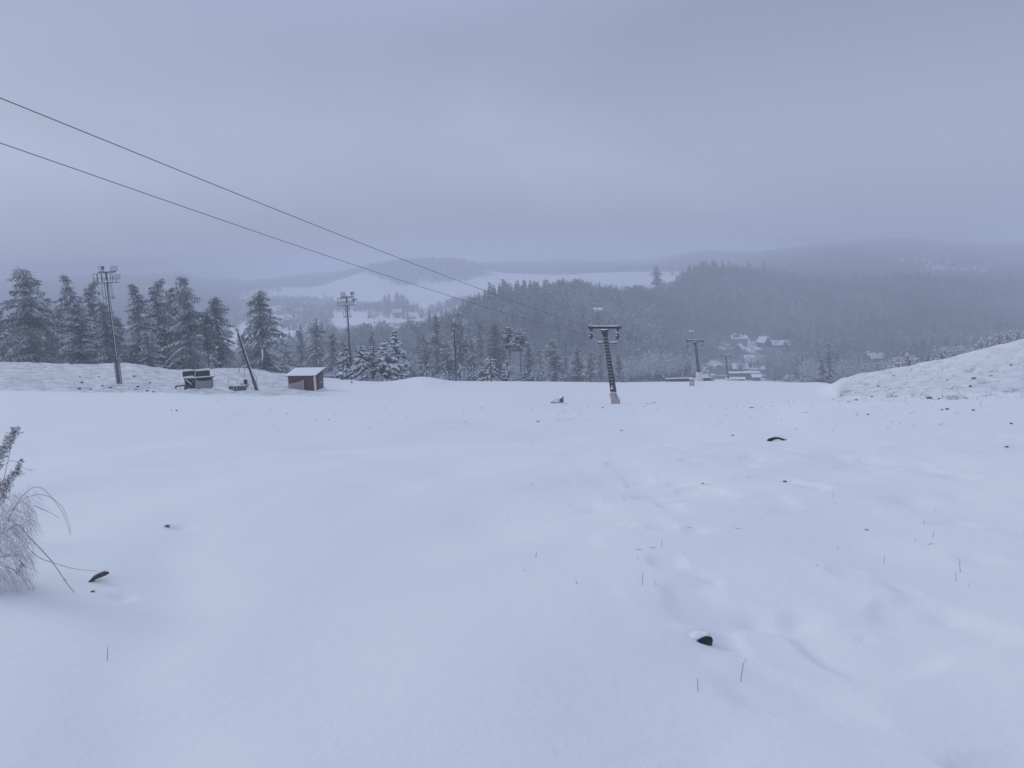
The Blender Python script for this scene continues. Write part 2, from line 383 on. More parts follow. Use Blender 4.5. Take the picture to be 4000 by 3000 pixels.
# ------------------------------------------------------------------ the ground: one sheet out to the horizon
def make_ground():
    view = np.radians(np.linspace(-44, 44, 760))
    left = np.radians(np.linspace(-180, -44, 70, endpoint=False)); right = np.radians(np.linspace(44, 180, 71)[1:-1])
    ang = np.concatenate([left, view, right])
    rad = np.concatenate([np.exp(np.linspace(math.log(0.35), math.log(140), 620)), np.exp(np.linspace(math.log(141.5), math.log(6400), 330))])
    A, Rr = np.meshgrid(ang, rad)                       # rows: radius
    Rr = Rr * (1 - .92 * sstep(math.radians(55), math.radians(105), np.abs(A)))   # the sheet is shorter beside and behind the viewer
    X = np.sin(A) * Rr; Y = np.cos(A) * Rr
    Z = hgt(X, Y)
    L, B = banks(X, Y)
    n, m = X.shape
    V = np.stack([X.ravel(), Y.ravel(), Z.ravel()], 1)
    V = np.vstack([V, [[0, 0, float(hz(0, 0))]]])
    i, j = np.meshgrid(np.arange(n - 1), np.arange(m), indexing='ij')
    j2 = (j + 1) % m
    Q = np.stack([(i * m + j).ravel(), (i * m + j2).ravel(), ((i + 1) * m + j2).ravel(), ((i + 1) * m + j).ravel()], 1)[:, ::-1]
    c = len(V) - 1; jj = np.arange(m)
    tri = np.stack([np.full(m, c), np.full(m, c), (jj + 1) % m, jj], 1)
    mask = np.append(np.clip(L * 1.0 + B * 0.55, 0, 1).ravel(), 0)
    c_, r_ = colrow(V[:, 0], np.maximum(V[:, 1], 1.0), V[:, 2])
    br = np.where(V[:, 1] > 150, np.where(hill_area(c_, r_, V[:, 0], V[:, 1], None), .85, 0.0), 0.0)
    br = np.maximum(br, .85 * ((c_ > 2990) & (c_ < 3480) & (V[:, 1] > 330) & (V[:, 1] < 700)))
    br = np.maximum(br, .93 * ((c_ > 2770) & (c_ < 3030) & (V[:, 1] > 320) & (V[:, 1] < 790)) * sstep(-.5, .08, fbm(V[:, 0] / 14, V[:, 1] / 30, 88, 2)))  # bare village ground, greyed further to stand in for mist
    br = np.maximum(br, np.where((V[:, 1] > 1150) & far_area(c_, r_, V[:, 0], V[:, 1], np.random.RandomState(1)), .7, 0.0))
    me = np_mesh('snowy_ground', V, Q, M['ground'], ['rough_bank', 'brush_mist'], [mask, br], True)
    o = bpy.data.objects.new('snowy_ground', me); COL.objects.link(o); tag(o, kind='structure')
    return o

# ------------------------------------------------------------------ trees
def spruce(seed, H, R, frost_mist=0.35, snow=0.5, bare=0.06, dens=1.0, droop=0.45, bend=0.0, shape=0.85, step=0.34, leader=1.0, gap=0.0, fol=1.0, rag=0.35, sw=1.0):
    """(trunk, crown, snow) builders of a spruce: whorls of drooping boughs hung with twigs"""
    q = random.Random(seed); tr = MB(); cr = MB(); sn = MB()
    bx = lambda h: bend * max(0.0, (h / H - 0.8) / 0.2) ** 2
    lean = q.uniform(-.015, .015)
    axis = lambda h: Vector((lean * h + bx(h), 0.0, h - 0.35 * abs(bx(h))))
    rb = 0.011 * H + 0.03
    tr.tube([axis(H * k / 8.0) - Vector((0, 0, 0.5 if k == 0 else 0)) for k in range(9)], [max(0.012, rb * (1 - k / 8.2)) for k in range(9)], 7)
    h = H * bare + 0.1
    while h < H * 0.985:
        u = h / H
        nb = max(3, int(round((7.0 + 2.0 * q.random()) * dens)))
        base = q.uniform(0, 2 * PI)
        for b in range(nb):
            if q.random() < gap: continue
            az = base + 2 * PI * b / nb + q.uniform(-.35, .35)
            Lb = (R * (1 - u) ** shape * q.uniform(1 - .42 * (.6 + rag * .5), 1.16) * (1 + rag * (.20 * math.sin(h * 1.7 + seed) + .26 * math.sin(az + h * .45 + seed) + .16 * math.sin(2 * az - h * 1.1))) + 0.14) * (1.0 if u > bare + 0.06 else 0.75)
            d = Vector((math.cos(az), math.sin(az), 0)); sd = Vector((-d.y, d.x, 0))
            rise = q.uniform(-0.05, 0.30) + 0.45 * u * u; dr = droop * q.uniform(0.7, 1.3)
            o = axis(h); ns = max(2, int(Lb / step)); spine = []
            for k in range(ns + 1):
                s = k / ns
                spine.append(o + d * (Lb * s) + Vector((0, 0, Lb * (rise * s - dr * s * s + 0.10 * s ** 4))))
            tr.tube([spine[0], spine[-1]] if ns < 4 else [spine[0], spine[ns // 2], spine[-1]], [0.012 + 0.007 * Lb, 0.006] if ns < 4 else [0.012 + 0.007 * Lb, 0.008 + .004 * Lb, 0.005], 3, cap=False)
            bf = min(1, max(0, frost_mist * q.uniform(0.2, 1.7)))
            for k in range(ns + 1):
                s = k / ns; p = spine[k]
                tl = (0.20 + 0.42 * min(1.0, Lb / 1.6) * (1 - 0.5 * s)) * q.uniform(0.75, 1.25) * fol
                w = tl * 0.30
                for sg in (-1, 1, -1, 1) if Lb > .5 else (-1, 1):
                    tip = p + (d * (0.15 + .8 * q.random()) + sd * sg * q.uniform(0.5, 1.1)) * tl + Vector((0, 0, -tl * q.uniform(0.25, 0.95)))
                    mid = (p + tip) / 2
                    cr.add([p, mid + d * w * .5 + Vector((0, 0, w * .25)), tip, mid - d * w * .5 - Vector((0, 0, w * q.uniform(0, .6)))], [(0, 1, 2, 3)], min(1, max(0, bf + q.uniform(-.3, .3) * frost_mist)))
                # hanging spray under the bough
                for _k in range(2):
                    tip = p + Vector((q.uniform(-.4, .4) * tl, q.uniform(-.4, .4) * tl, -tl * q.uniform(0.5, 1.3)))
                    cr.add([p + d * w * .8, p - d * w * .8, tip], [(0, 1, 2)], bf * q.uniform(.1, .7))
                if k == ns:
                    tip = p + d * tl * 1.1 + Vector((0, 0, -tl * 0.35))
                    cr.add([p - sd * w * .6, tip, p + sd * w * .6], [(0, 1, 2)], bf)
            if snow > 0 and Lb > 0.3 and h > .06 * H:
                k0 = max(1, int(ns * q.uniform(0.15, 0.45)))
                if q.random() < snow:
                    pts = []; rads = []
                    for k in range(k0, ns + 1):
                        s = (k - k0) / max(1, ns - k0)
                        wd = sw * (0.05 + 0.05 * min(1, Lb / 1.5)) * (0.6 + 0.8 * math.sin(PI * min(1, s * .8 + .2))) * q.uniform(.75, 1.25)
                        pts.append(spine[k] + Vector((0, 0, 0.05 + wd * .3)) + sd * q.uniform(-.05, .05)); rads.append(wd if 0 < s < 1 else wd * .55)
                    pts.append(spine[-1] + d * 0.12 + Vector((0, 0, -0.05))); rads.append(0.02)
                    sn.tube(pts, rads, 5, squash=0.75)
                    for k in range(k0, ns + 1):          # snow on the side twigs
                        for sg in (-1, 1):
                            if q.random() < snow * .75:
                                tl = 0.34 * min(1.2, Lb) * q.uniform(.6, 1.1); p = spine[k] + Vector((0, 0, 0.04))
                                sn.tube([p, p + (d * .55 + sd * sg * .8) * tl * .6 + Vector((0, 0, -.12 * tl)), p + (d * .6 + sd * sg) * tl + Vector((0, 0, -tl * .6))], [0.05 * sw, 0.065 * sw, 0.02], 4, squash=.7, cap=False)
        h += (0.30 + 0.030 * H * (1 - u)) * q.uniform(0.8, 1.2) / dens
    # leader
    cr.add([axis(H * .96) + Vector((.05, 0, 0)), axis(H) + Vector((0, 0, .25 * leader)), axis(H * .96) - Vector((.05, 0, 0))], [(0, 1, 2)], frost_mist)
    cr.add([axis(H * .96) + Vector((0, .05, 0)), axis(H) + Vector((0, 0, .25 * leader)), axis(H * .96) - Vector((0, .05, 0))], [(0, 1, 2)], frost_mist)
    return tr, cr, sn

class Kind:
    """one modelled tree; place() makes a thing with its parts sharing the meshes"""
    def __init__(s, name, H, built, crownmat, smooth_snow=True):
        s.name = name; s.H = H; tr, cr, sn = built
        s.trunk = tr.mesh('trunk', M['bark'], True); s.crown = cr.mesh('crown', crownmat, False, 'frost_mist')
        s.snow = sn.mesh('snow_clumps', M['snow'], True) if sn.v else None
    def place(s, loc, H, label, cat='tree', group=None, wide=1.0, rz=None, name=None, lean=0.0):
        o = empty(name or s.name, loc, 0.0, label, cat, group)
        k = H / s.H
        o.scale = (k * wide, k * wide, k)
        o.rotation_euler = (0, lean, rnd.uniform(0, 6.28) if rz is None else rz)
        part('trunk', s.trunk, o); part('crown', s.crown, o)
        if s.snow: part('snow_clumps', s.snow, o)
        return o

KH = [Kind('spruce_tree', 16, spruce(100 + k, 16, (4.9, 4.1, 5.6, 4.0, 4.7)[k], 0.62, 0.20, (0.06, .08, .06, .10, .06)[k], 0.9, 0.62, (.3, 0.9, -.5, 1.0, .4)[k], (0.74, .80, .68, .78, .72)[k], 0.42, gap=0.27, fol=1.35, rag=1.0), M['needle']) for k in range(5)]  # high frost includes local mist put into the crown colour
KT = [Kind('spruce_tree', 16, spruce(150 + k, 16, (2.9, 2.5)[k], 0.52, 0.15, 0.07, 0.9, 0.6, (.5, -.6)[k], .66, 0.42, gap=0.25, fol=1.3, rag=.9), M['needle']) for k in range(2)]  # frost again partly mist put into the colour
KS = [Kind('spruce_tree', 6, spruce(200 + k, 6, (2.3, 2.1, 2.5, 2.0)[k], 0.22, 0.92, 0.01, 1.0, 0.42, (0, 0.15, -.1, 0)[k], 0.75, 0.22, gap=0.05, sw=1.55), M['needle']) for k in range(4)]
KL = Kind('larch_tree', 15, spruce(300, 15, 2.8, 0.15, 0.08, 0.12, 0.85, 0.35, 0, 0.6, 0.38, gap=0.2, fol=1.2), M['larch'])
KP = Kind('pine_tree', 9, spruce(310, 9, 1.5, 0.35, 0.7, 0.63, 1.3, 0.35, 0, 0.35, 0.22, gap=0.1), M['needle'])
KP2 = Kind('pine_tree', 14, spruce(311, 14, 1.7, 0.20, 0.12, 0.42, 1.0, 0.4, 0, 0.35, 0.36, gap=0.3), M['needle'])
KW = [Kind('spruce_tree', 12, spruce(320 + k, 12, (2.9, 2.5, 3.3)[k], 0.50, 0.32, 0.06, 0.85, 0.4, 0, 0.62, 0.38, gap=0.2, fol=1.35), M['needle']) for k in range(3)]  # part of this frost is mist painted onto the boughs

def columnar(seed, H, R):
    """a narrow upright bush packed with snow"""
    q = random.Random(seed); tr = MB(); cr = MB(); sn = MB()
    tr.tube([(0, 0, -.3), (0, 0, H * .5), (0.03, 0, H * .9)], [.05, .035, .01], 6)
    for k in range(520):
        u = q.random() ** 0.8; h = u * H; rr = R * math.sin(PI * (0.12 + 0.86 * u)) ** 0.7 * q.uniform(.45, 1.0); g = q.uniform(0, 2 * PI)
        p = Vector((math.cos(g) * rr, math.sin(g) * rr, h)); l = q.uniform(.10, .26)
        tip = p + Vector((math.cos(g) * l * .5, math.sin(g) * l * .5, l * q.uniform(-.2, .9))); sd = Vector((-math.sin(g), math.cos(g), 0)) * l * .28
        cr.add([p - sd, p + sd, tip], [(0, 1, 2)], max(0, min(1, q.gauss(.25, .3))))
    for k in range(46):
        u = q.uniform(.08, 1.0); g = q.uniform(0, 2 * PI); rr = R * math.sin(PI * (0.12 + 0.86 * u)) ** 0.7 * .95
        d = Vector((math.cos(g), math.sin(g), 0)); p = d * rr * .7 + Vector((0, 0, u * H + .12))
        sn.tube([p, p + d * rr * .3 + Vector((0, 0, -.03)), p + d * (rr * .45) + Vector((0, 0, -q.uniform(.12, .32)))], [.05, .085, .03], 5, squash=.8)
    return tr, cr, sn
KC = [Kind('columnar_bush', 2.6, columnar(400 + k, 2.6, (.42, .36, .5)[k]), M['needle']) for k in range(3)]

def shrub(seed, H, R, n=260, frost_mist=.5):
    """a bare frosted shrub: many thin branching twigs"""
    q = random.Random(seed); tr = MB(); cr = MB(); sn = MB()
    for k in range(9):
        g = q.uniform(0, 2 * PI); d = Vector((math.cos(g) * R * .6, math.sin(g) * R * .6, H * q.uniform(.6, .95)))
        tr.tube([(0, 0, -.2), d * .5 + Vector((0, 0, .1 * H)), d], [.03, .02, .008], 4, cap=False)
    for k in range(n):
        g = q.uniform(0, 2 * PI); h = H * q.uniform(.15, 1.0); rr = R * math.sqrt(q.random()) * math.sin(PI * min(.95, .25 + .65 * h / H))
        p = Vector((math.cos(g) * rr, math.sin(g) * rr, h)); l = q.uniform(.25, .6) * H * .3
        t = p + Vector((math.cos(g) * l * .7 + q.uniform(-.2, .2) * l, math.sin(g) * l * .7 + q.uniform(-.2, .2) * l, l * q.uniform(-.5, .9))); w = Vector((-math.sin(g), math.cos(g), q.uniform(-.5, .5))) * l * .10
        cr.add([p - w, p + w, t], [(0, 1, 2)], max(0, min(1, q.gauss(frost_mist, .3))))
        if q.random() < .25:
            sn.tube([p + Vector((0, 0, .03)), (p + t) / 2 + Vector((0, 0, .05)), t], [.02, .05, .015], 4, cap=False)
    return tr, cr, sn
KB = [Kind('frosted_shrub', 2.2, shrub(500 + k, 2.2, 1.6, 420, (.40, .25, .16)[k]), M['scrub']) for k in range(3)]

def tree_at(kind, px, top, Y, label, rowg=1450, group=None, wide=1.0, minh=1.0, lean=0.0, cat='tree', name=None):
    g = onto(px, rowg, Y); zt = at(px, top, Y)[2]
    H = max(minh, zt - g.z)
    x = at(px, (top + rowg) / 2, Y)[0]
    if kind in KH or kind in KT: H *= 1.045
    return kind.place((x, Y, hz(x, Y) - 0.1), H, label, cat, group, wide, lean=lean, name=name)

# the tall dark spruces behind the left bank
GL = 'tall hazy spruces behind the left bank'
LT = [
 (KH[0],   10, 1208, 142, 'grey hazy spruce cut off by the left picture edge behind the bank', 1.0),
 (KH[2],  118, 1046, 132, 'biggest broad spruce with a split ragged top, left of the tall floodlight mast', 1.0),
 (KT[1],  190, 1168, 152, 'dim spruce just right of the biggest broad spruce on the left bank', 1.3),
 (KT[0],  236, 1190, 158, 'faint low spruce filling the gap left of the pointed spruce by the floodlight mast', 1.5),
 (KH[1],  288, 1072, 136, 'pointed spruce with a rounded top, left of the tall floodlight mast', .82),
 (KW[0],  306, 1178, 124, 'shorter spruce heavily loaded with white snow, in front of the pointed spruce by the mast', 1.1),
 (KH[3],  362, 1098, 140, 'spruce with a bent tip rising close behind the left side of the tall floodlight mast', .85),
 (KH[4],  418, 1178, 132, 'frosted spruce standing behind the middle of the tall floodlight mast', .95),
 (KT[1],  462, 1235, 150, 'low dim spruce just right of the tall floodlight mast', 1.5),
 (KT[0],  546, 1112, 134, 'slender separate spruce with a thin leaning tip, right of the tall floodlight mast', 1.05),
 (KH[3],  616, 1090, 140, 'spruce with a drooping curled top, left of the twin pointed tips', .95),
 (KH[1],  664, 1135, 148, 'dim spruce filling the gap between the curled top and the pointed tip', .9),
 (KH[0],  732, 1086, 133, 'tall spruce with a sharp pointed tip above the black snow panels', .9),
 (KT[0],  690, 1125, 146, 'narrow spruce close to the left of the sharp pointed spruce', 1.2),
 (KP2,    805, 1208, 120, 'thin dark pine with open sparse crown and bare lower trunk by the leaning mast', 1.15),
 (KH[4],  846, 1160, 140, 'medium hazy spruce behind the thin sparse pine', .92),
 (KH[2], 1018, 1132, 134, 'big broad spruce standing alone right of the leaning mast', .92),
 (KH[3],  945, 1300, 158, 'low dim spruce between the leaning mast and the big lone spruce', 1.1),
 (KH[1],  582, 1290, 128, 'low snowy spruce beneath the slender separate spruce', 1.3),
 (KH[4],   60, 1230, 150, 'dim spruce between the left picture edge and the biggest broad spruce', 1.1),
]
for kd, px, top, Y, lb, w in LT:
    tree_at(kd, px, top, Y, lb, 1430, GL, w * 1.14)
tree_at(KS[1], 826, 1408, 111, 'small dark fir on the bank crest behind the black panels', 1440, None, 1.05, .8)

# snow-laden young spruces at the second mast
GS = 'snow laden spruces beside the middle floodlight mast'
for kd, px, top, Y, lb, w in [
 (KS[1], 1352, 1345, 121, 'snow-laden spruce half hidden behind the middle floodlight mast', .95),
 (KS[0], 1414, 1344, 118, 'snow-laden spruce with a dark forked tip just right of the middle floodlight mast', 1.12),
 (KS[3], 1462, 1346, 120, 'snow-laden spruce in the middle of the dense clump by the mast', .85),
 (KS[2], 1505, 1332, 117.5, 'widest and whitest snow-laden spruce of the clump by the mast', 1.15),
 (KS[3], 1547, 1286, 122, 'tallest snow-laden spruce with a thin spire, at the right side of the clump', .80),
 (KS[0], 1556, 1380, 118, 'snow-laden spruce spreading at the right edge of the clump', 1.1),
 (KS[2], 1436, 1440, 115, 'knee-high snowed-in spruce at the front foot of the clump', 1.2),
 (KS[1], 1477, 1448, 114.5, 'smallest round snowed-in spruce at the front of the clump', 1.25)]:
    tree_at(kd, px, top, Y, lb, 1485, GS, w, .8)

GC = 'columnar snowy bushes along the crest'
for k, (px, top, Y, lb) in enumerate([
 (1652, 1421, 121, 'left half of the first pair of columnar snowy bushes on the crest'),
 (1673, 1421, 121, 'right half of the first pair of columnar snowy bushes on the crest'),
 (1735, 1431, 122, 'single rounded snowy bush standing alone on the crest'),
 (1797, 1420, 122, 'columnar snowy bush hugging the right side of the third floodlight mast'),
 (1815, 1428, 122, 'shorter columnar snowy bush second from the third floodlight mast'),
 (1832, 1430, 122, 'slim columnar snowy bush third from the third floodlight mast'),
 (1848, 1429, 122, 'curved columnar snowy bush farthest right of the third floodlight mast')]):
    tree_at(KC[(0, 1, 2, 0, 2, 1, 1)[k]], px, top, Y, lb, 1487, GC, (1.0, 1.2, 1.25, .95, 1.0, .9, .95)[k], .8, cat='bush')

GR = 'snow laden spruces right of the third floodlight mast'
for kd, px, top, Y, lb, w in [
 (KS[2], 1912, 1388, 123, 'wide snow-laden spruce behind the wooden crossbar post'),
 (KS[0], 1980, 1402, 123, 'snow-laden spruce left of the tall pine with a bare trunk'),
 (KS[1], 2047, 1428, 124, 'low snow-laden spruce right of the tall bare-trunked pine'),
 (KS[3], 2082, 1436, 123, 'small pointed snow-laden spruce, second right of the bare-trunked pine'),
 (KS[0], 2121, 1444, 124, 'smallest snow-laden spruce at the right end of the row')] and [
 (KS[2], 1912, 1388, 123, 'wide snow-laden spruce behind the wooden crossbar post', 1.05),
 (KS[0], 1980, 1402, 123, 'snow-laden spruce left of the tall pine with a bare trunk', .9),
 (KS[1], 2047, 1428, 124, 'low snow-laden spruce right of the tall bare-trunked pine', 1.05),
 (KS[3], 2082, 1436, 123, 'small pointed snow-laden spruce, second right of the bare-trunked pine', 1.0),
 (KS[0], 2121, 1444, 124, 'smallest snow-laden spruce at the right end of the row', 1.15)]:
    tree_at(kd, px, top, Y, lb, 1487, GR, w, .8)
tree_at(KP, 2033, 1284, 126, 'tall pine with a snowy tuft crown on a long bare trunk', 1487, None, 1.0, 4)
tree_at(KP, 1992, 1276, 132, 'taller snowy pine crown left of the bare-trunked pine', 1487, None, .9, 4)

GM = 'hazy grey spruces below the crest'
mids = [
 (KW[1], 1662, 1318, 190, 'pale hazy spruce, first from the left beyond the crest'),
 (KT[1], 1706, 1236, 205, 'thin hazy spire beyond the crest, left of the third floodlight mast'),
 (KH[0], 1792, 1222, 200, 'tallest hazy spruce behind the third floodlight mast'),
 (KW[2], 1750, 1330, 185, 'low frosted spruce below the thin hazy spire'),
 (KW[0], 1846, 1325, 195, 'frosted open spruce right of the third floodlight mast'),
 (KT[0], 1876, 1262, 225, 'dim spire between the third mast and the reddish larch'),
 (KT[1], 1968, 1288, 220, 'dim spruce close behind the reddish larch'),
 (KW[1], 2066, 1322, 205, 'frosted spruce right behind the bare-trunked pine'),
 (KH[3], 2108, 1350, 225, 'dim low spruce two trees right of the bare-trunked pine'),
 (KW[2], 2164, 1322, 190, 'hazy frosted spruce with white side boughs and a dark trunk line'),
 (KT[0], 2208, 1360, 210, 'dim narrow spruce left of the first lift pylon'),
 (KW[0], 2256, 1352, 195, 'frosted spruce just left of the first lift pylon'),
 (KW[1], 2306, 1368, 205, 'frosted spruce whose boughs end at the left side of the first lift pylon'),
 (KT[1], 2345, 1372, 220, 'dim spruce directly behind the first lift pylon'),
 (KW[2], 2418, 1380, 215, 'dim spruce directly right of the first lift pylon'),
 (KH[2], 1236, 1256, 200, 'hazy spruce in the dark wood above the red-brown hut'),
 (KT[0], 1180, 1292, 215, 'dim spruce left of the hazy spruce above the red-brown hut'),
 (KH[4], 1300, 1300, 190, 'dim spruce between the hut and the middle floodlight mast'),
 (KW[0], 1338, 1330, 165, 'frosted spruce left behind the middle floodlight mast'),
 (KH[1], 1110, 1318, 180, 'dim low spruce right beside the big lone spruce'),
 (KT[1], 1455, 1300, 175, 'dim spire rising behind the snow-laden clump'),
 (KH[0], 1600, 1395, 180, 'dim low spruce right of the snow-laden clump')]
for kd, px, top, Y, lb in mids:
    tree_at(kd, px, top, Y, lb, 1440, GM, 1.0, 3)
tree_at(KL, 1936, 1262, 208, 'reddish brown larch with bare rimed twigs beyond the crest', 1440, None, 1.05, 3)

# trees on the slope below the lift and at the right bank
for kd, px, top, Y, lb in [
 (KT[0], 2480, 1338, 400, 'left of the two snowy spires on the hillside between the first two lift pylons'),
 (KT[1], 2507, 1345, 405, 'right of the two snowy spires on the hillside between the first two lift pylons'),
 (KH[2], 2527, 1205, 560, 'dark broad conifer high on the wooded hillside between the lift pylons'),
 (KW[1], 3238, 1338, 230, 'snow-topped bent spruce standing alone in the haze right of the village'),
 (KW[0], 3212, 1392, 222, 'lower dark spruce at the left foot of the snow-topped bent spruce')]:
    tree_at(kd, px, top, Y, lb, 1440, None, .9, 3)
GB = 'frosted shrubs along the right bank crest'
for k, (px, top, Y, lb) in enumerate([
 (3690, 1356, 98, 'white frosted shrub peeking over the right bank crest'),
 (3735, 1352, 98, 'second white frosted shrub on the right bank crest'),
 (3768, 1350, 100, 'dull frosted shrub right of the two white ones on the bank crest'),
 (3850, 1322, 100, 'brownish bare shrub behind the upper right bank'),
 (3905, 1300, 100, 'taller brownish bare shrub near the right picture edge'),
 (3960, 1286, 100, 'reddish bare shrub at the far right end of the bank crest'),
 (3545, 1388, 112, 'small dark shrub behind the lower right bank'),
 (3085, 1466, 200, 'snowy round shrub at the foot of the village right of the lift station'),
 (3140, 1476, 190, 'low snowy shrub where the right bank meets the piste')]):
    tree_at(KB[(0, 0, 1, 1, 2, 2, 1, 0, 0)[k]], px, top, Y, lb, 1440, GB, 1.2, 1.0, cat='shrub')

# conifers by the valley field and on the skyline of the wooded hill
GV = 'conifers beside the valley field'
for k, (px, top, Y, lb) in enumerate([
 (1503, 1152, 980, 'narrow cypress-like conifer, first of the dark group by the valley field'),
 (1520, 1147, 980, 'narrow cypress-like conifer, second of the dark group by the valley field'),
 (1553, 1142, 985, 'tall broad conifer in the middle of the dark group by the valley field'),
 (1572, 1150, 990, 'broad conifer right of the tall one by the valley field'),
 (1590, 1168, 990, 'lower rounded conifer at the right end of the dark group by the valley field'),
 (2566, 1042, 800, 'single tall conifer standing out on the wooded skyline above the first pylon'),
 (2925, 1022, 955, 'left of two pointed conifers on the skyline above the village'),
 (2982, 1020, 960, 'right pointed conifer on the skyline above the village'),
 (1915, 1105, 640, 'double-topped conifer where the lift rope meets the wooded skyline'),
 (1972, 1090, 640, 'crooked-topped conifer on the skyline left of the rounded wood')]):
    tree_at((KT[0], KT[1], KH[0], KH[2], KH[4], KH[0], KT[0], KT[1], KT[1], KH[3])[k], px, top, Y, lb, 1200, GV, 1.25, 8)

# ------------------------------------------------------------------ the woods that read as one mass
def wood_proto(seed, kind, fine=1):
    q = np.random.RandomState(seed); V = []; T = []; A = []
    def tri(a, b, c, f):
        o = len(V); V.extend([a, b, c]); T.append((o, o + 1, o + 2)); A.extend([f] * 3)
    if kind == 'conifer':
        n = 13 if fine == 1 else 24
        for k in range(n):
            u = k / n; h = 0.12 + 0.84 * u; r = 0.19 * (1 - u) ** .8 + .015
            nb = 6 if fine == 1 else 10
            for b in range(nb):
                g = q.uniform(0, 6.283); l = r * q.uniform(.6, 1.2); w = (.045 + .25 * r) * (1 if fine == 1 else .38)
                p = np.array([0, 0, h + .03]); e = np.array([math.cos(g) * l, math.sin(g) * l, h - l * q.uniform(.2, .8)])
                s = np.array([-math.sin(g), math.cos(g), 0]) * w
                tri(p, e - s, e + s, q.uniform(0, .5))
        tri(np.array([.01, 0, .9]), np.array([0, 0, 1.04]), np.array([-.01, 0, .9]), .3)
    else:
        for k in range(95 if fine == 1 else 430):
            d = q.normal(size=3); d /= np.linalg.norm(d); rr = q.uniform(.35, 1) ** .6
            c = np.array([d[0] * .27 * rr, d[1] * .27 * rr, .62 + d[2] * .36 * rr]); l = q.uniform(.05, .11) if fine == 1 else q.uniform(.022, .05)
            a = q.normal(size=3); a /= np.linalg.norm(a); b = np.cross(a, d); b /= np.linalg.norm(b) + 1e-6
            tri(c - b * l * .35, c + b * l * .35, c + (d * .6 + a * .6) * l * 1.5, q.uniform(0, .7) if fine == 1 else q.uniform(.15, .6))
        for k in range(7):
            g = q.uniform(0, 6.283); e = np.array([math.cos(g) * .16, math.sin(g) * .16, q.uniform(.5, .85)])
            s = np.array([-math.sin(g), math.cos(g), 0]) * .012
            tri(-s + np.array([0, 0, -.03]), s + np.array([0, 0, -.03]), e, .1)
    return np.array(V), np.array(T), np.array(A)
PRO = [wood_proto(k, 'conifer') for k in range(4)] + [wood_proto(10 + k, 'broad') for k in range(4)] + [wood_proto(20 + k, 'conifer', 2) for k in range(4)] + [wood_proto(30 + k, 'broad', 2) for k in range(4)]

def wood(name, pts, heights, kinds, frost_mist, label, wide=1.0, seed=3):
    q = np.random.RandomState(seed); VV = []; TTt = []; AA = []; o = 0
    for (x, y), h, k, fr in zip(pts, heights, kinds, frost_mist):
        V, T, A = PRO[k]
        g = q.uniform(0, 6.283); c, s = math.cos(g), math.sin(g)
        w = h * wide * q.uniform(.85, 1.25)
        P = np.stack([(V[:, 0] * c - V[:, 1] * s) * w + x, (V[:, 0] * s + V[:, 1] * c) * w + y, V[:, 2] * h], 1)
        VV.append(P); TTt.append(T + o); AA.append(np.clip(A * fr * 2, 0, 1)); o += len(V)
    V = np.vstack(VV); idx = np.repeat(np.arange(len(pts)), [len(a) for a in VV])
    base = hgt(np.array([p[0] for p in pts]), np.array([p[1] for p in pts])) - .3
    V[:, 2] += base[idx]
    me = np_mesh(name, V, np.vstack(TTt), M['far'], ['frost_mist'], [np.concatenate(AA)])
    ob = bpy.data.objects.new(name, me); COL.objects.link(ob)
    return tag(ob, label, 'forest', None, 'stuff')

def colrow(x, y, z):
    v = np.stack([x, y, z - 1.6], 1); k = v @ CF
    return 2000 + F * (v @ CR) / k, 1500 - F * (v @ CU) / k

def scatter(area_fn, Y0, Y1, t0, t1, sp, seed):
    q = np.random.RandomState(seed); out = []
    Y = Y0
    while Y < Y1:
        s = sp * (1 + .0 * Y); x = t0 * Y
        n = int((t1 - t0) * Y / s)
        xs = np.linspace(t0 * Y, t1 * Y, n) + q.uniform(-.48, .48, n) * s; ys = Y + q.uniform(-.48, .48, n) * s
        z = hgt(xs, ys); c, r = colrow(xs, ys, z)
        k = area_fn(c, r, xs, ys, q)
        out += list(zip(xs[k], ys[k], c[k])); Y += s
    return out

RIDGE = ([-400, 700, 860, 960, 1250, 1500, 1640, 1780, 2000, 2250, 2500, 2740, 3000, 3200, 4100], [1050, 980, 520, 330, 408, 460, 510, 560, 612, 712, 812, 972, 1012, 1015, 1015])
START = ([-400, 900, 1500, 2000, 2250, 2450, 2560, 2700, 2745, 2790, 2820, 3000, 3040, 3090, 3150, 4100], [170, 190, 215, 235, 250, 250, 245, 260, 545, 585, 715, 735, 620, 380, 240, 190])
def hill_area(c, r, x, y, q):
    return (y < np.interp(c, *RIDGE) + 12) & (y > np.interp(c, *START)) & (c > -350) & (c < 4150) & ~((c > 3004) & (c < 3092) & (y > 540) & (y < 662)) & ~((c > 3366) & (c < 3462) & (y > 400) & (y < 578))
pts = scatter(hill_area, 175, 1050, -.76, .78, 6.0, 1)
P2 = np.array([(a, b) for a, b, c in pts]); CC = np.array([c for a, b, c in pts])
nz = fbm(P2[:, 0] / 70, P2[:, 1] / 70, 71, 2); q_ = np.random.RandomState(4)
con = (nz + q_.uniform(-.35, .35, len(P2)) > 0.22)
kinds = np.where(con, q_.randint(0, 4, len(P2)), q_.randint(4, 8, len(P2)))
kinds = np.where(P2[:, 1] < 430, kinds + 8, kinds)
hts = np.where(con, q_.uniform(9, 20, len(P2)), q_.uniform(7, 15, len(P2))) * np.interp(P2[:, 1], [200, 350, 600], [.75, .8, 1.0])
fr = np.clip(np.where(con, .05, .14) + .42 * fbm(P2[:, 0] / 95, P2[:, 1] / 120, 77, 3) + .10 * sstep(.1, .45, nz) + .46 * sstep(900, 240, P2[:, 1]) + q_.normal(0, .07, len(P2)), .015, .7)  # paler patches and paler near trees: mist put into the rime colour
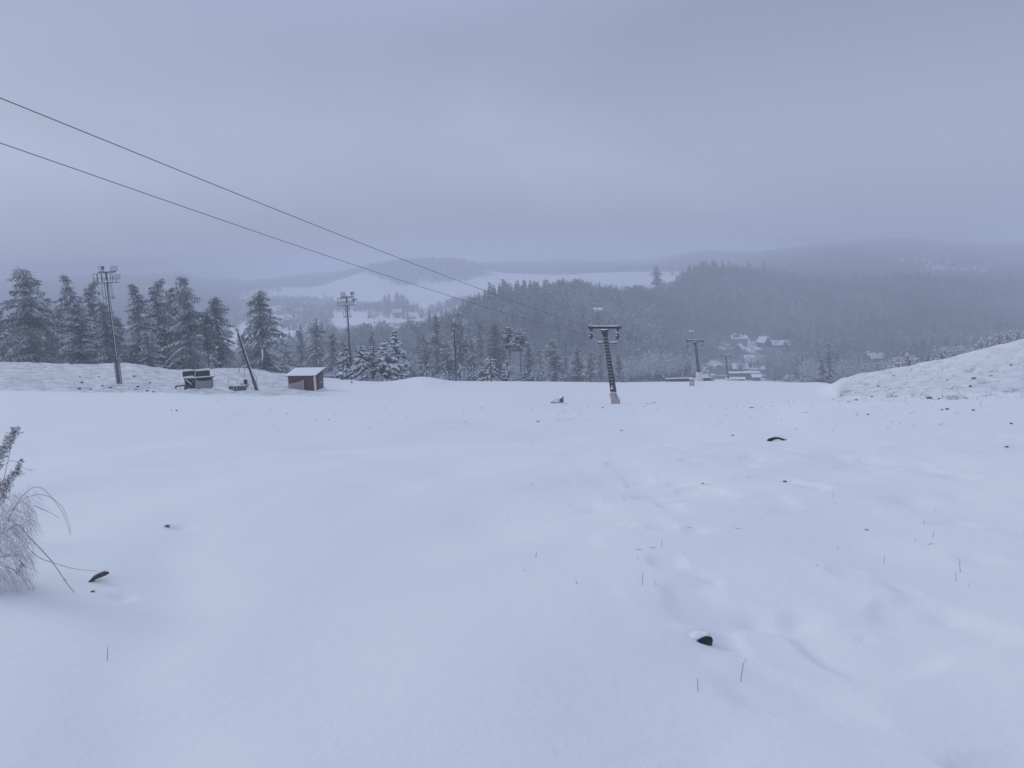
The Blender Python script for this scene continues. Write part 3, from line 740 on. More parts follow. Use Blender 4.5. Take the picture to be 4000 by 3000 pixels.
wood('hillside_forest', P2, hts, kinds, fr, 'dark misty mixed forest covering the hillside across the valley')

def far_area(c, r, x, y, q):
    n = fbm(x / 160, y / 220, 81, 2) + q.uniform(-.12, .12, len(x))
    m = vnoise(x / 45, y / 60, 83) + q.uniform(-.3, .3, len(x))
    a = (c + 50 * m > 1430) & (c + 40 * m < 1925) & (y + 60 * m > np.interp(c, [1430, 1500, 1580, 1925], [1780, 1660, 1575, 1610])) & (y + 90 * m < np.interp(c, [1430, 1600, 1750, 1925], [1850, 1900, 1860, 1650])) & (m > -.55)
    yb = np.interp(c, [-300, 500, 900, 1200, 1350, 1500], [2500, 2250, 1900, 1800, 1850, 1950])
    b = ((c <= 1470) & (y + 70 * m > yb) & (y + 120 * m < yb + 420) & (n + .3 * m > -.25)) | ((c < 960 + 260 * n + 120 * m) & (y < 2500) & (n + .4 * m > -.30))  # second part added: woods standing in for fog over the left fields
    d = (c + 60 * m > 2640) & (y > np.interp(c, [2640, 3000, 3200], [1400, 1300, 1150])) & (y + 150 * m < 2550) & (n + .35 * m > np.interp(c, [2640, 3000, 3300, 4000], [.14, .0, -.22, -.20]))
    e = (c > 1900 + 60 * m) & (c < 2800) & (y + 90 * m > np.interp(c, [1900, 2100, 2400, 2600], [1800, 1760, 1700, 1620])) & (y < 2700) & (n + .4 * m > -.20)
    return a | b | d | e
pts = scatter(far_area, 1150, 2800, -.74, .76, 11.5, 2)
P3 = np.array([(a, b) for a, b, c in pts]); q_ = np.random.RandomState(5)
wood('distant_forest', P3, q_.uniform(12, 19, len(P3)), q_.randint(2, 8, len(P3)), np.clip(.07 + .10 * fbm(P3[:, 0] / 90, P3[:, 1] / 90, 78, 2), .01, .5), 'faint wooded hills fading into the fog beyond the snowy fields', 1.2)

def hedge_area(c, r, x, y, q):
    n = vnoise(x / 55, y / 75, 91) + q.uniform(-.2, .2, len(x))
    a = (c > 1120) & (c < 1640) & (y > np.interp(c, [1120, 1300, 1450, 1640], [1010, 1080, 1000, 960])) & (y < np.interp(c, [1120, 1300, 1450, 1640], [1190, 1220, 1130, 1080])) & (n > -.22)
    b = (c > 1640) & (c < 1900) & (y > 930) & (y < 1040) & (n > -.25)
    d = (c > 860) & (c < 1300) & (y > 780) & (y < 1420) & (vnoise(x / 75, y / 48, 92) + q.uniform(-.15, .15, len(x)) > np.interp(c, [860, 1100, 1300], [-.22, -.06, .10]))
    e = (c > 1440) & (c < 1600) & (y > 905) & (y < 930) & (n > -.3)
    return a | b | d | e
pts = scatter(hedge_area, 780, 1420, -.42, 0.0, 7.0, 6)
P4 = np.array([(a, b) for a, b, c in pts]); q_ = np.random.RandomState(8)
wood('valley_hedges', P4, q_.uniform(5, 12, len(P4)), q_.randint(3, 8, len(P4)), np.clip(q_.normal(.2, .1, len(P4)), .05, .6), 'grey hedges and copses between the snowy valley fields', 1.15)

def vill_area(c, r, x, y, q):
    n = vnoise(x / 30, y / 40, 95) + q.uniform(-.25, .25, len(x))
    return (((c > 3005) & (c < 3160) & (y > 300) & (y < 430)) | ((c > 2830) & (c < 3020) & (y > 440) & (y < 740) & (n > .24))) & (n > -.1)
pts = scatter(vill_area, 300, 740, .18, .42, 6.0, 9)
P5 = np.array([(a, b) for a, b, c in pts]); q_ = np.random.RandomState(12)
wood('village_trees', P5, q_.uniform(4, 9, len(P5)), q_.randint(12, 16, len(P5)), np.clip(q_.normal(.3, .12, len(P5)), .05, .8), 'rimed bare trees standing in a thicket round the village houses', 1.2)

# ------------------------------------------------------------------ lift pylons
LINE_YAW = math.atan2(37.9 - 10.5, 150 - 75.0)           # the rope runs this far right of straight ahead
def make_pylon():
    """local y runs down the lift line; the mast leans, the crossarm is level"""
    o = empty('lift_pylon')
    H = 7.85; LX, LY2 = -0.13 * math.cos(LINE_YAW), -0.13 * math.sin(LINE_YAW)
    ax = lambda h, dx=0, dy=0: Vector((LX * h + dx, LY2 * h + dy, h))
    b = MB(); n = 8; vs = []
    for h, w in ((-.5, .36), (0, .36), (H * .55, .27), (H - .75, .205), (H - .32, .20)):
        vs.append([ax(h, math.cos(2 * PI * (k + .5) / n) * w, math.sin(2 * PI * (k + .5) / n) * w * .85) for k in range(n)])
    flat = [p for r in vs for p in r]
    b.add(flat, [(i*n+k, i*n+(k+1) % n, (i+1)*n+(k+1) % n, (i+1)*n+k) for i in range(4) for k in range(n)] + [tuple(4*n+k for k in range(n))])
    b.build('mast', M['steel'], o)
    t = ax(H)
    hd = MB()                                             # flared head
    q0 = [ax(H - .75, s * .21, u * .2) for s, u in ((-1,-1),(1,-1),(1,1),(-1,1))]; q1 = [Vector((t.x + s * .36, t.y + u * .2, H - .17)) for s, u in ((-1,-1),(1,-1),(1,1),(-1,1))]
    hd.add(q0 + q1, [(3,2,1,0),(4,5,6,7),(0,1,5,4),(1,2,6,5),(2,3,7,6),(3,0,4,7)])
    hd.box((t.x, t.y, H - .14), (.95, .46, .06)); hd.build('mast_head', M['steel'], o)
    A = 1.66
    ca = MB(); ca.box((t.x, t.y, H + .03), (2 * A, .2, .07)); ca.box((t.x, t.y, H + .20), (2 * A, .2, .05)); ca.box((t.x, t.y, H + .115), (2 * A, .06, .12))
    for s in (-1, 1): ca.box((t.x + s * (A - .16), t.y - .01, H + .115), (.42, .25, .26))
    ca.build('crossarm', M['steel'], o)
    sn = MB(); q = random.Random(5)
    sn.tube([(t.x - A + .04 + k * .25, t.y + q.uniform(-.02, .02), H + .25 + q.uniform(-.01, .02)) for k in range(int(2 * A / .25) + 1)], [.09 + q.uniform(-.015, .02) for k in range(int(2 * A / .25) + 1)], 8, squash=.6)
    sn.lump((t.x, t.y - .18, H - .09), (.46, .16, .05), 4); sn.build('snow_cap', M['snow'], o, True)
    for s in (-1, 1):
        kx = t.x + s * (A - .28)
        p = MB(); p.tube([(kx, t.y, H + .22), (kx, t.y, H + .42), (kx, t.y, H + .52)], [.05, .045, .02], 8); p.lump((kx, t.y, H + .5), (.06, .06, .1), 3); p.build('arm_pin', M['rime'], o, True)
        g = MB()                                          # hanging sheave train: yoke, beam, four wheels
        g.bar((kx, t.y - .1, H), (kx, t.y - .1, H - .55), .06); g.bar((kx, t.y + .1, H), (kx, t.y + .1, H - .55), .06)
        g.bar((kx + .12, t.y, H), (kx + .12, t.y, H - .55), .03)
        g.box((kx, t.y, H - .12), (.24, .3, .16)); g.bar((kx, t.y - .55, H - .78), (kx, t.y + .55, H - .78), .09, .14); g.box((kx, t.y, H - .6), (.2, .26, .26))
        tr = g.build('sheave_train', M['steel'], o)
        for k in (-.45, -.15, .15, .45):
            w = MB(); w.tube([(kx - .045, t.y + k, H - .9), (kx + .045, t.y + k, H - .9)], .13, 12); w.torus((kx, t.y + k, H - .9), .13, .035, (1, 0, 0)); w.build('sheave', M['steel'], tr)
        w = MB(); w.lump((kx, t.y, H - .44), (.13, .17, .08), 8); w.lump((kx - .06, t.y - .4, H - .69), (.09, .2, .06), 9); w.build('snow_cap', M['snow'], tr, True)
    # two little maintenance platforms
    hp = H - 1.45; c = ax(hp)
    for s in (-1, 1):
        L = .95 if s > 0 else .72
        p = MB(); p.bar((c.x + s * .15, c.y - .05, hp - .03), (c.x + s * (L + .2), c.y - .05, hp - .06), .07, .07); p.bar((c.x + s * (L + .05), c.y - .3, hp - .05), (c.x + s * (L + .05), c.y + .35, hp), .05, .12)
        p.box((c.x + s * (L * .5 + .2), c.y, hp), (L, .7, .04)); pf = p.build('platform', M['steel'], o)
        w = MB(); w.lump((c.x + s * (L * .5 + .22), c.y + .02, hp + .05), (L * .52, .38, .10), 12 + s, 14, 6, .10, flat=-.3); w.build('snow_cap', M['snow'], pf, True)
    ld = MB(); rung_pts = []; dx = .07
    fy = lambda h: -.30 - .20 * (1 - h / H)
    for s in (-1, 1): ld.bar(ax(.9, dx + s * .2, fy(.9)), ax(H - .6, dx + s * .2, fy(H - .6)), .035)
    h = 1.3
    while h < H - .7:
        ld.bar(ax(h, dx - .2, fy(h)), ax(h, dx + .2, fy(h)), .026)
        rung_pts.append([ax(h + .03, dx - .19, fy(h)), ax(h + .035, dx, fy(h)), ax(h + .03, dx + .19, fy(h))])
        h += .33
    l2 = ld.build('ladder', M['steel'], o)
    for r3 in rung_pts:
        rs = MB(); rs.tube(r3, [.028, .036, .028], 5); rs.build('rung', M['rime'], l2, True)
    lp = MB(); lx = t.x - .62; lp.tube([(lx, t.y, H + .1), (lx, t.y, H + 1.75)], .018, 6); lp.build('lamp_pole', M['galv'], o)
    la = MB(); la.bar((lx - .42, t.y, H + 1.78), (lx + .42, t.y, H + 1.78), .05)
    for s in (-1, 1): la.box((lx + s * .24, t.y - .05, H + 1.9), (.38, .26, .20))
    l3 = la.build('lamp', M['glass'], o); w = MB()
    for s in (-1, 1): w.lump((lx + s * .24 - .03, t.y - .05, H + 2.02), (.27, .2, .10), 21 + s, 10, 6, .15, flat=-.4)
    w.build('snow_cap', M['snow'], l3, True)
    si = MB(); p = ax(1.75, .0, -.50); si.box(p, (.2, .03, .26)); si.build('sign_plate', M['white'], o)
    return o

def pad_wrap(o, mt, H=1.2, r=.46, seed=0, snow=True, name='padding'):
    q = random.Random(seed); b = MB(); g = []
    n = 16; LX, LY2 = -0.13 * math.cos(LINE_YAW), -0.13 * math.sin(LINE_YAW)
    for i in range(9):
        h = -.25 + (H + .25) * i / 8; row = []
        for k in range(n + 1):
            kk = k % n; a = 2 * PI * kk / n
            rr = r * (1 + .10 * math.sin(3 * a + h * 4) + .06 * math.sin(7 * a - 5 * h)) * (1 - .16 * (i / 8) ** 2) * (1.0 if i < 8 else .86)
            row.append((LX * h + math.cos(a) * rr, LY2 * h + math.sin(a) * rr, h))
        g.append(row)
    b.sheet(g); p = b.build(name, mt, o, True)
    st = MB()
    for z0, z1, off in ((.05, H * .9, 0.0), (H * .85, .1, .5)):     # crossed lashing straps
        pts = []
        for k in range(9):
            a = -PI * .95 + k * PI * .9 / 8 + off * .2; h = z0 + (z1 - z0) * k / 8
            rr = r * (1 + .10 * math.sin(3 * a + h * 4) + .06 * math.sin(7 * a - 5 * h)) * (1 - .16 * (h / H) ** 2) + .03
            pts.append((LX * h + math.cos(a) * rr, LY2 * h + math.sin(a) * rr, h))
        st.tube(pts, .022, 5)
    st.build('lashing_strap', M['white'], p)
    if snow:
        w = MB(); w.torus((LX * H, LY2 * H, H - .02), r * .72, .085, (0, 0, 1), 16, 6); w.build('snow_cap', M['snow'], p, True)

pb = [onto(2403, 1578, 75.5), onto(2734, 1484, 148), onto(2846, 1484, 229)]
py1 = make_pylon(); PYS = [py1, copy_tree(py1), copy_tree(py1)]
LBL = ['nearest dark lift pylon with a snowy ladder and reddish wrapped foot', 'second lift pylon down the slope, with a white wrapped foot', 'farthest and smallest lift pylon in front of the village buildings']
for k, (o, p) in enumerate(zip(PYS, pb)):
    o.location = p; o.rotation_euler = (0, 0, -LINE_YAW); tag(o, LBL[k], 'lift pylon', 'ski lift pylons')
PYS[1].scale = (1.04,) * 3
pad_wrap(PYS[0], M['pad'], 1.22, .43, 1)
pad_wrap(PYS[1], M['white'], 1.75, .62, 2)
pad_wrap(PYS[2], M['white'], .7, .55, 3)

# haul ropes: two lines that hang from sheave to sheave and climb back over the photographer's left shoulder
dirv = Vector((math.sin(LINE_YAW), math.cos(LINE_YAW), 0)); side = Vector((math.cos(LINE_YAW), -math.sin(LINE_YAW), 0))
def sheave_pos(o, s):
    k = o.scale[0]; H = 7.85
    lx = (-0.13 * math.cos(LINE_YAW) * H + s * 1.5) * k; ly = -0.13 * math.sin(LINE_YAW) * H * k
    return Vector(o.location) + side * lx + dirv * ly + Vector((0, 0, (H - .74) * k))
for s, row, nm in ((-1, 557, 'lower haul rope of the ski lift, running to the left sheaves of the pylons'), (1, 381, 'upper haul rope of the ski lift, running to the right sheaves of the pylons')):
    P = [sheave_pos(o, s) for o in PYS]
    d1 = (P[1] - P[0]); d1.z = 0; d1.normalize()
    lo, hi = 2.0, 60.0                                     # where the line's vertical plane meets the ray of the picture's left edge
    def off(Y):
        q = at(0, row, Y); v = Vector((q[0], q[1], 0)) - Vector((P[0].x, P[0].y, 0)); return v.x * d1.y - v.y * d1.x
    for _ in range(60):
        m_ = (lo + hi) / 2
        if (off(lo) > 0) == (off(m_) > 0): lo = m_
        else: hi = m_
    e = Vector(at(0, row, lo))
    back = e + (e - P[0]) * 0.75
    b = MB(); pts = []
    Ltot = (P[0] - back).length
    for k in range(41):
        f = k / 40; q = back.lerp(P[0], f); fe = 1 - .75 / 1.75
        pts.append(q - Vector((0, 0, 1.35 * max(0, (f - .4286) / .5714) * (1 - f) * 4 * .5)))
    for a, c in ((P[0], P[1]), (P[1], P[2])):
        for k in range(1, 21):
            f = k / 20; pts.append(a.lerp(c, f) - Vector((0, 0, .9 * 4 * f * (1 - f))))
    end = P[2] + (P[2] - P[1]) * .8; end.z = P[2].z - 14
    for k in range(1, 9): pts.append(P[2].lerp(end, k / 8))
    b.tube(pts, .0115, 6)
    tag(b.build('haul_rope', M['rope'], None, True), nm, 'lift rope', 'haul ropes of the ski lift')

# ------------------------------------------------------------------ floodlight masts
def floodlight(o, c, yaw, tilt, snow=True, sz=.86):
    """a square floodlight, its housing tapering to the back; front faces yaw"""
    R_ = Matrix.Rotation(yaw, 4, 'Z') @ Matrix.Rotation(tilt, 4, 'X')
    T = lambda p: Vector(c) + (R_ @ Vector(p)) * sz
    b = MB(); f = [T((sx * .36, -.18, sz_ * .28)) for sx, sz_ in ((-1,-1),(1,-1),(1,1),(-1,1))]; k = [T((sx * .20, .26, sz_ * .15)) for sx, sz_ in ((-1,-1),(1,-1),(1,1),(-1,1))]
    b.add(f + k, [(4,5,6,7),(1,0,4,5),(2,1,5,6),(3,2,6,7),(0,3,7,4)])
    for sx in (-1, 1): b.bar(T((sx * .40, .02, 0)), T((sx * .40, .02, -.42)), .04)
    b.bar(T((-.42, .02, -.42)), T((.42, .02, -.42)), .05)
    h = b.build('floodlight', M['lamp'], o)
    g = MB(); g.add([T((sx * .355, -.184, sz_ * .275)) for sx, sz_ in ((-1,-1),(1,-1),(1,1),(-1,1))], [(0, 1, 2, 3)]); fr = MB()
    g.build('lens', M['glass'], h)
    for a, d in (((-1,-1),(1,-1)),((1,-1),(1,1)),((1,1),(-1,1)),((-1,1),(-1,-1))): fr.bar(T((a[0]*.36, -.2, a[1]*.28)), T((d[0]*.36, -.2, d[1]*.28)), .035)
    fr.build('frame', M['rime'], h)
    if snow:
        w = MB(); w.lump(T((0, 0.02, .24)), (.32 * sz, .26 * sz, .10 * sz), 7, 10, 6, .15, flat=-.3); w.build('snow_cap', M['snow'], h, True)

def make_mast():
    o = empty('floodlight_mast'); H = 12.2
    m = MB(); m.tube([(0, 0, -.5), (0, 0, 2.6), (0, 0, H * .6), (0, 0, H)], [.13, .13, .115, .085], 10); m.build('mast', M['steel'], o, True)
    m = MB(); m.tube([(.065, -.09, 2.6), (.06, -.085, H * .6), (.05, -.06, H - .2)], [.055, .05, .04], 5); m.build('rime_strip', M['rime'], o, True)
    bx = MB(); bx.box((0, 0, 1.05), (.42, .34, 2.7)); b = bx.build('base_casing', M['galv'], o)
    rl = MB()
    for s in (-1, 1): rl.bar((s * .27, -.2, -.3), (s * .27, -.2, 2.55), .05)
    rl.bar((-.27, -.2, 1.1), (.27, -.2, 1.1), .03); rl.build('casing_rail', M['rime'], b)
    ld = MB()
    for s in (-1, 1): ld.bar((-.12 + s * .11 - .03, -.14, 2.5), (-.12 + s * .11 - .03, -.14, H - .6), .028)
    h = 2.7
    while h < H - .7: ld.bar((-.26, -.14, h), (-.04, -.14, h), .026); h += .3
    ld.build('ladder', M['steel'], o)
    # small access ladder and stays below the platform
    l2 = MB()
    for x in (-.62, -.32): l2.bar((x, -.05, H - 3.0), (x, -.05, H - 1.2), .035)
    for k in range(6): l2.bar((-.62, -.05, H - 2.9 + k * .33), (-.32, -.05, H - 2.9 + k * .33), .03)
    for x in (.34, .48): l2.bar((x, .12, H - 3.0), (x - .2, .12, H - .9), .03)
    l2.bar((-.62, -.05, H - 2.75), (.62, .05, H - 2.72), .06, .06); l2.bar((-1.25, 0, H - 1.2), (-.62, 0, H - 2.2), .03)
    l2.build('access_ladder', M['galv'], o)
    pl = MB(); z0, z1 = H - 1.15, H - .12
    pl.box((-.05, .0, z0), (2.45, .75, .05))
    pl2 = pl.build('platform', M['galv'], o)
    rr = MB()
    for x in (-1.26, -.78, -.30, .22, .8):
        for y in (-.36, .36): rr.bar((x, y, z0), (x, y, z1), .045)
    for z in (z0 + .5, z1):
        for y in (-.36, .36): rr.bar((-1.26, y, z), (.8 if z < z1 else .55, y, z), .045)
        rr.bar((-1.26, -.36, z), (-1.26, .36, z), .045)
    rr.build('guard_rail', M['galv'], pl2)
    w = MB(); w.lump((.12, -.05, z0 + .12), (.45, .3, .14), 5, 12, 6, .15, flat=-.4); w.lump((-.7, 0, z0 + .05), (.4, .28, .05), 6); w.build('snow_cap', M['snow'], pl2, True)
    bm = MB(); bm.bar((-.85, 0, H + .02), (1.05, 0, H + .02), .14, .12); bm.build('lamp_beam', M['steel'], o)
    floodlight(o, (-.42, -.05, H + .48), math.radians(-38), .0)
    floodlight(o, (.88, -.02, H + .50), math.radians(52), .12)
    floodlight(o, (1.10, -.02, H - .42), math.radians(44), .32)
    return o
mm = make_mast(); MS = [mm, copy_tree(mm), copy_tree(mm)]
for o, (px, py, top, Y, yw, lb) in zip(MS, [
   (468, 1502, 1062, 79.5, 0.0, 'nearest and tallest floodlight mast with a railed platform on the left bank'),
   (1376, 1486, 1160, 118.5, .50, 'middle floodlight mast rising beside the snow-laden spruce clump'),
   (1783, 1487, 1262, 122.5, 1.45, 'third floodlight mast seen edge-on with a snow-capped lamp, among the columnar bushes')]):
    g = onto(px, py, Y); H = at(px, top, Y)[2] - g.z
    o.location = g; o.rotation_euler = (0, 0, yw); o.scale = (H / 12.2,) * 3
    tag(o, lb, 'floodlight mast', 'floodlight masts along the piste')

# ------------------------------------------------------------------ red-brown hut
def make_hut():
    b = at(1197, 1515, 86); g = Vector((b[0], 86, hz(b[0], 86)))
    o = empty('wooden_hut', g, math.radians(-8), 'red-brown wooden hut with a snow-covered single-pitch roof and a white corner board', 'hut')
    W, D, HF, HB = 3.2, 2.6, 1.92, 2.30
    w = MB(); x0, x1 = -W / 2, W / 2
    vs = [(x0,-D/2,-.5),(x1,-D/2,-.5),(x1,D/2,-.5),(x0,D/2,-.5),(x0,-D/2,HF),(x1,-D/2,HF),(x1,D/2,HB),(x0,D/2,HB)]
    w.add(vs, [(0,1,5,4),(1,2,6,5),(2,3,7,6),(3,0,4,7)])
    for k in range(13):                                   # board seams as thin battens
        x = x0 + .12 + k * (W - .3) / 12; w.box((x, -D / 2 - .012, HF / 2 - .2), (.022, .02, HF + .36))
    w.build('wall', M['redwood'], o)
    r = MB(); e = .28; sl = (HB - HF) / D
    def rz(y): return HF + .03 + (y + D / 2) * sl
    yy0, yy1 = -D / 2 - .25, D / 2 + .35
    r.add([(x0 - e, yy0, rz(yy0)), (x1 + e, yy0, rz(yy0)), (x1 + e, yy1, rz(yy1)), (x0 - e, yy1, rz(yy1)), (x0 - e, yy0, rz(yy0) + .06), (x1 + e, yy0, rz(yy0) + .06), (x1 + e, yy1, rz(yy1) + .06), (x0 - e, yy1, rz(yy1) + .06)], [(3,2,1,0),(4,5,6,7),(0,1,5,4),(1,2,6,5),(2,3,7,6),(3,0,4,7)])
    rf = r.build('roof', M['greywood'], o)
    s = MB(); q = random.Random(3); g2 = []
    for i in range(11):
        y = yy0 + (yy1 - yy0) * i / 10; row = []
        for j in range(15):
            x = x0 - e + (W + 2 * e) * j / 14; ed = min(i, 10 - i, j, 14 - j)
            row.append((x, y, rz(y) + .064 + (.025 if ed == 0 else .07 + q.uniform(-.012, .014))))
        g2.append(row)
    s.sheet(g2)
    ring = [g2[0][j] for j in range(15)] + [g2[i][14] for i in range(1, 11)] + [g2[10][j] for j in range(13, -1, -1)] + [g2[i][0] for i in range(9, 0, -1)]
    low = [(p[0], p[1], rz(p[1]) + .062) for p in ring]; n = len(ring)
    s.add(list(ring) + low, [(k, (k + 1) % n, n + (k + 1) % n, n + k) for k in range(n)])
    s.build('snow_cover', M['snow'], rf, True)
    c = MB(); c.box((x1 + .02, -D / 2 + .12, HF / 2 - .1), (.05, .42, HF + .25)); c.box((x1 - .02, -D / 2 - .025, HF / 2 - .1), (.10, .04, HF + .25)); c.box((x0 + .01, -D / 2 - .02, HF / 2 - .1), (.07, .05, HF + .2)); c.build('corner_board', M['white'], o)
    d = MB(); d.box((x1 + .07, .45, 1.36), (.10, 1.25, .78)); h = d.build('shutter', M['greywood'], o)
    f = MB(); f.box((x1 + .16, .45, .94), (.16, 1.32, .05)); f.build('ledge', M['rime'], h)
    d = MB(); d.box((x1 + .03, .45, .42), (.05, 1.2, .9)); d.build('lower_panel', M['greywood'], o)
    k = MB()
    for i in range(16): k.lump((x0 + i * W / 15, -D / 2 - .1 + q.uniform(-.05, .08), .0 + q.uniform(-.1, .06)), (.28, .22, .14), 30 + i)
    for i in range(6): k.lump((x1 + .12, -D / 2 + i * .45, .0), (.25, .3, .14), 60 + i)
    k.build('snow_bank', M['snow'], o, True)
    # the net stretched in front of it
    n_ = empty('safety_net', g, math.radians(-8), 'pale safety net stretched on a white frame, leaning against the front of the red-brown hut', 'net')
    A0, A1, B0, B1 = Vector((x0 + .05, -D / 2 - .10, .05)), Vector((.42, -D / 2 - .42, .25)), Vector((x0 + .05, -D / 2 - .09, .98)), Vector((.42, -D / 2 - .36, 1.45))
    fr = MB(); fr.bar(B0, (B0 + B1) / 2 - Vector((0, 0, .1)), .05); fr.bar((B0 + B1) / 2 - Vector((0, 0, .1)), B1, .06); fr.bar(A1 - Vector((0, 0, .5)), B1 + Vector((0, 0, .05)), .06); fr.bar(A0 + Vector((.6, 0, -.05)), A1, .07); fr.build('frame', M['rime'], n_)
    nt = MB()
    for k in range(22):
        f = k / 21; p0 = A0.lerp(A1, f); p1 = B0.lerp(B1, f) - Vector((0, 0, .4 * f * (1 - f))); nt.bar(p0, p1, .016)
    for k in range(26):
        f = k / 25; pts = [A0.lerp(A1, u).lerp(B0.lerp(B1, u) - Vector((0, 0, .4 * u * (1 - u))), f) for u in (0, .33, .66, 1)]
        nt.tube(pts, .013, 4, cap=False)
    nt.build('mesh', M['net'], n_)
make_hut()

# ------------------------------------------------------------------ black panels on a wooden rack (left of the leaning mast)
def make_rack():
    g = onto(775, 1530, 77); o = empty('panel_rack', g, math.radians(6), 'wooden rack holding two black panels, with a pale net over its lower half', 'rack')
    k = 77 / F                                            # metres per photo pixel here
    X = lambda px: (px - 778) * k
    Z = lambda py: (1532 - py) * k
    p = MB(); p.add([(X(725), 0, Z(1479)), (X(769), 0, Z(1476)), (X(769), 0, Z(1455.5)), (X(725), 0, Z(1458)), (X(725), .3, Z(1479)), (X(769), .3, Z(1476)), (X(769), .3, Z(1455.5)), (X(725), .3, Z(1458))], [(0,1,2,3),(7,6,5,4),(3,2,6,7),(1,5,6,2),(4,0,3,7),(0,4,5,1)]); p.build('panel', M['black'], o)
    p = MB(); p.box((X(800), .15, Z(1470)), (52 * k, .3, 23 * k)); p.build('panel', M['black'], o)
    w = MB(); q = random.Random(9)
    w.tube([(X(723 + i * 8), .15, Z(1457 - .5 * i + q.uniform(-.5, .5))) for i in range(7)], [.07] * 7, 6, squash=.8); w.tube([(X(774 + i * 8), .15, Z(1456.5 - .6 * i + q.uniform(-.6, .6))) for i in range(8)], [.10, .13, .12, .12, .11, .12, .12, .10], 6)
    w.tube([(X(728 + i * 7.4), .0, Z(1481 - i * .9)) for i in range(6)], [.09, .11, .11, .1, .09, .06], 6)
    w.build('snow_cap', M['snow'], o, True)
    b = MB(); b.bar((X(728), -.05, Z(1485)), (X(846), -.05, Z(1482)), .10, .10); b.bar((X(770), -.02, Z(1532)), (X(771), -.02, Z(1455)), .10); b.bar((X(836), -.02, Z(1522)), (X(836), -.02, Z(1482)), .10); b.bar((X(733), .0, Z(1530)), (X(731), 0, Z(1480)), .09)
    b.bar((X(736), -.08, Z(1489)), (X(758), -.08, Z(1512)), .08); b.bar((X(738), -.08, Z(1526)), (X(766), -.08, Z(1492)), .08)
    fr = b.build('frame', M['wood'], o)
    s = MB(); s.tube([(X(728), -.05, Z(1483)), (X(760), -.05, Z(1482)), (X(800), -.05, Z(1481.4)), (X(838), -.05, Z(1480)), (X(848), -.05, Z(1484))], [.05, .07, .07, .06, .03], 6); s.tube([(X(736), -.1, Z(1487.5)), (X(747), -.1, Z(1499)), (X(758), -.1, Z(1510))], [.04, .05, .03], 5); s.build('snow_cap', M['snow'], fr, True)
    d = MB(); d.box((X(803), .25, Z(1498)), (64 * k, .08, 30 * k)); d.box((X(748), .25, Z(1506)), (38 * k, .08, 42 * k)); d.build('back_board', M['black'], o)
    gr = []
    for i in range(9):
        u = i / 8; row = []
        for j in range(11):
            v = j / 10; sag = 9 * 4 * v * (1 - v) * .55
            top = 1492 + sag; row.append((X(773 - 4 * u + (65 + 2 * u) * v), -.10 - .35 * u, Z(top + (1534 - top) * u)))
        gr.append(row)
    n = MB(); n.sheet(gr); n.build('net', M['greynet'], o)
    s = MB()
    for i in range(9): s.lump((X(735 + i * 13), -.45 + q.uniform(-.1, .15), .02 + q.uniform(-.08, .08)), (.32, .3, .16), 80 + i)
    s.build('snow_bank', M['snow'], o, True)
    # the low trestle beside it
    g = onto(708, 1528, 77); t = empty('low_trestle', g, math.radians(4), 'low bent metal trestle in the snow left of the black panels', 'trestle')
    b = MB(); b.bar((-.50, 0, .42), (.48, 0, .46), .13); b.build('rail', M['steel'], t)
    for p0, p1 in (((-.50, 0, .42), (-.56, 0, -.2)), ((.44, 0, .45), (.36, 0, -.2))):
        b = MB(); b.bar(p0, p1, .11); b.build('leg', M['steel'], t)
    b = MB(); b.tube([(-.5, 0, .5), (0, 0, .54), (.45, 0, .53)], [.05, .06, .04], 6); b.build('snow_cap', M['snow'], t, True)
make_rack()

def make_crates():
    k = 77 / F
    g = onto(928, 1524, 77); o = empty('low_crate', g, math.radians(5), 'low dark crate with a thin upright frame on it, left of the leaning mast foot', 'crate')
    X = lambda px: (px - 932) * k
    Z = lambda py: (1524 - py) * k
    b = MB(); b.box((X(910), .1, Z(1512)), (17 * k, .6, 16 * k)); b.box((X(942), .05, Z(1513)), (44 * k, .7, 17 * k)); b.build('box', M['greywood'], o)
    f = MB()
    for a, c in (((899, 1510), (898, 1479)), ((898, 1479), (931, 1477)), ((932, 1503), (931, 1477))): f.bar((X(a[0]), .1, Z(a[1])), (X(c[0]), .1, Z(c[1])), .045)
    for x in (921, 933.5): f.bar((X(x), -.31, Z(1522)), (X(x), -.31, Z(1504)), .06)
    f.build('frame', M['rime'], o)
    s = MB(); s.tube([(X(905), .05, Z(1506)), (X(930), .05, Z(1503.5)), (X(950), .05, Z(1503)), (X(963), .05, Z(1505))], [.05, .09, .09, .05], 6); s.lump((X(908), -.4, .05), (.35, .25, .18), 3); s.lump((X(950), -.45, -.02), (.6, .25, .12), 4); s.build('snow_cap', M['snow'], o, True)
    g = onto(960, 1500, 84); o = empty('black_box', g, .0, 'small black upright box on a ledge behind the low crate', 'box')
    b = MB(); b.box((0, 0, .68), (.33, .3, .6)); b.build('housing', M['black'], o)
    b = MB(); b.box((.05, 0, .30), (.6, .4, .10)); b.bar((-.1, 0, .3), (-.1, 0, -.4), .08); b.bar((.18, 0, .3), (.18, 0, -.4), .08); b.build('shelf', M['greywood'], o)
    b = MB(); b.lump((.08, -.1, .37), (.28, .14, .05), 2); b.lump((0, 0, 1.0), (.18, .16, .05), 3); b.build('snow_cap', M['snow'], o, True)
    g = onto(944, 1500, 83); o = empty('small_valve', g, .0, 'small dark hydrant-like fitting between the crate frame and the black box', 'valve')
    b = MB(); b.tube([(0, 0, -.2), (0, 0, .32)], .05, 8); b.build('stem', M['steel'], o)
    b = MB(); b.lump((0, 0, .42), (.12, .1, .18), 5); b.build('head', M['steel'], o); b = MB(); b.lump((.05, -.03, .5), (.1, .08, .06), 6); b.build('snow_cap', M['snow'], o, True)
